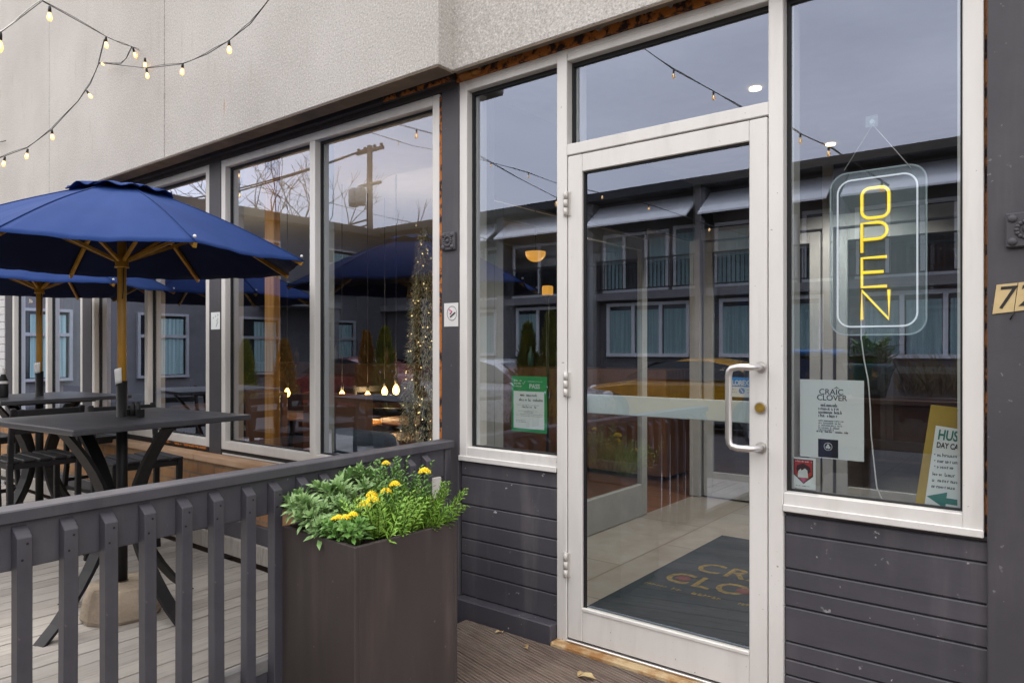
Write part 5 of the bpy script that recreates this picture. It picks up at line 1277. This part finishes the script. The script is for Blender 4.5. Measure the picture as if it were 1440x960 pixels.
# strings of bulbs over the entry that the door glass mirrors
def rs_(label, pix, Yv, bl):
    pts = [mir(P(a, b, Yv)) for a, b in pix]; strand(label, pts, [(mir(P(a, b, Yv)), (0, 0)) for a, b in bl], r=.004, grp='strings of bulbs over the entry')
rs_('string of bulbs mirrored in the transom and right window', [(880, 48), (905, 68), (947, 98), (1003, 128), (1045, 153), (1105, 176), (1125, 188), (1165, 206), (1190, 222), (1250, 262)], 2.6, [(947, 98), (1003, 128), (1125, 188), (1165, 206), (1240, 255)])
rs_('string of bulbs mirrored in the side window and door top', [(500, 180), (580, 205), (640, 216), (690, 228), (743, 243), (783, 258), (850, 273), (915, 289), (950, 300), (1000, 318), (1110, 345)], 5.5, [(560, 198), (690, 228), (743, 243), (850, 273), (915, 289), (1000, 318)])
rs_('string of bulbs mirrored low in the patio window', [(325, 258), (400, 270), (450, 282), (520, 300), (600, 318), (660, 330), (735, 350)], 6.5, [(370, 264), (460, 285), (585, 313)])
# ================================================================== LIGHT, SKY, CAMERA
wd = bpy.data.worlds.new('World'); scene.world = wd; wd.use_nodes = True
nt = wd.node_tree; nt.nodes.clear()
out = nt.nodes.new('ShaderNodeOutputWorld'); bg = nt.nodes.new('ShaderNodeBackground')
sk = nt.nodes.new('ShaderNodeTexSky'); sk.sky_type = 'NISHITA'; sk.sun_disc = False
SUN_EL, SUN_AZ = R(58), R(285)                           # compass: 0 = +y, clockwise
sk.sun_elevation = SUN_EL; sk.sun_rotation = SUN_AZ; sk.air_density = 1.4; sk.dust_density = 4.0; sk.ozone_density = 1.5
tc = nt.nodes.new('ShaderNodeTexCoord'); mp = nt.nodes.new('ShaderNodeMapping'); mp.inputs['Scale'].default_value = (1, 1, 2.6)
lk(nt, tc.outputs['Generated'], mp.inputs['Vector'])
cl = ramp(nt, noise(nt, mp.outputs[0], 2.2, 7, .55), .32, .72)
cloud = mixc(nt, cl, (12.9, 12.5, 12.7), (17.0, 16.5, 16.2))
sp = nt.nodes.new('ShaderNodeSeparateXYZ'); lk(nt, tc.outputs['Generated'], sp.inputs[0])
zen = math_(nt, 'MULTIPLY_ADD', ramp(nt, sp.outputs[2], 0.0, .9), .55, .85)      # an overcast sky is brighter overhead
vm = nt.nodes.new('ShaderNodeVectorMath'); vm.operation = 'SCALE'; lk(nt, mixc(nt, .90, sk.outputs[0], cloud), vm.inputs[0]); lk(nt, zen, vm.inputs['Scale'])
lk(nt, vm.outputs[0], bg.inputs['Color'])
bg.inputs['Strength'].default_value = .10
lk(nt, bg.outputs[0], out.inputs['Surface'])
sl = bpy.data.lights.new('sun', 'SUN'); sl.energy = 1.7; sl.angle = R(14); sl.color = (1, .95, .87)
so = bpy.data.objects.new('sun', sl); COL.objects.link(so)
dsun = Vector((math.sin(SUN_AZ) * math.cos(SUN_EL), math.cos(SUN_AZ) * math.cos(SUN_EL), math.sin(SUN_EL)))
so.rotation_euler = dsun.to_track_quat('Z', 'Y').to_euler(); so.location = dsun * 30
cam = bpy.data.cameras.new('camera'); co = bpy.data.objects.new('camera', cam); COL.objects.link(co)
co.location = (0, CY, CZ); co.rotation_euler = (R(90), 0, R(38.2))
cam.sensor_width = 36; cam.lens = FPX / 1440 * 36; cam.shift_y = 12 / 1440; cam.clip_start = .05; cam.clip_end = 500
scene.camera = co
vs = scene.view_settings; vs.view_transform = 'Standard'; vs.look = 'None'; vs.exposure = 0.64; vs.gamma = 1; vs.use_curve_mapping = False
scene.render.engine = 'CYCLES'
cy = scene.cycles; cy.max_bounces = 8; cy.diffuse_bounces = 3; cy.glossy_bounces = 4; cy.transmission_bounces = 4; cy.transparent_max_bounces = 14
cy.use_denoising = True; cy.caustics_reflective = False; cy.caustics_refractive = False; cy.sample_clamp_indirect = 6; cy.use_adaptive_sampling = True
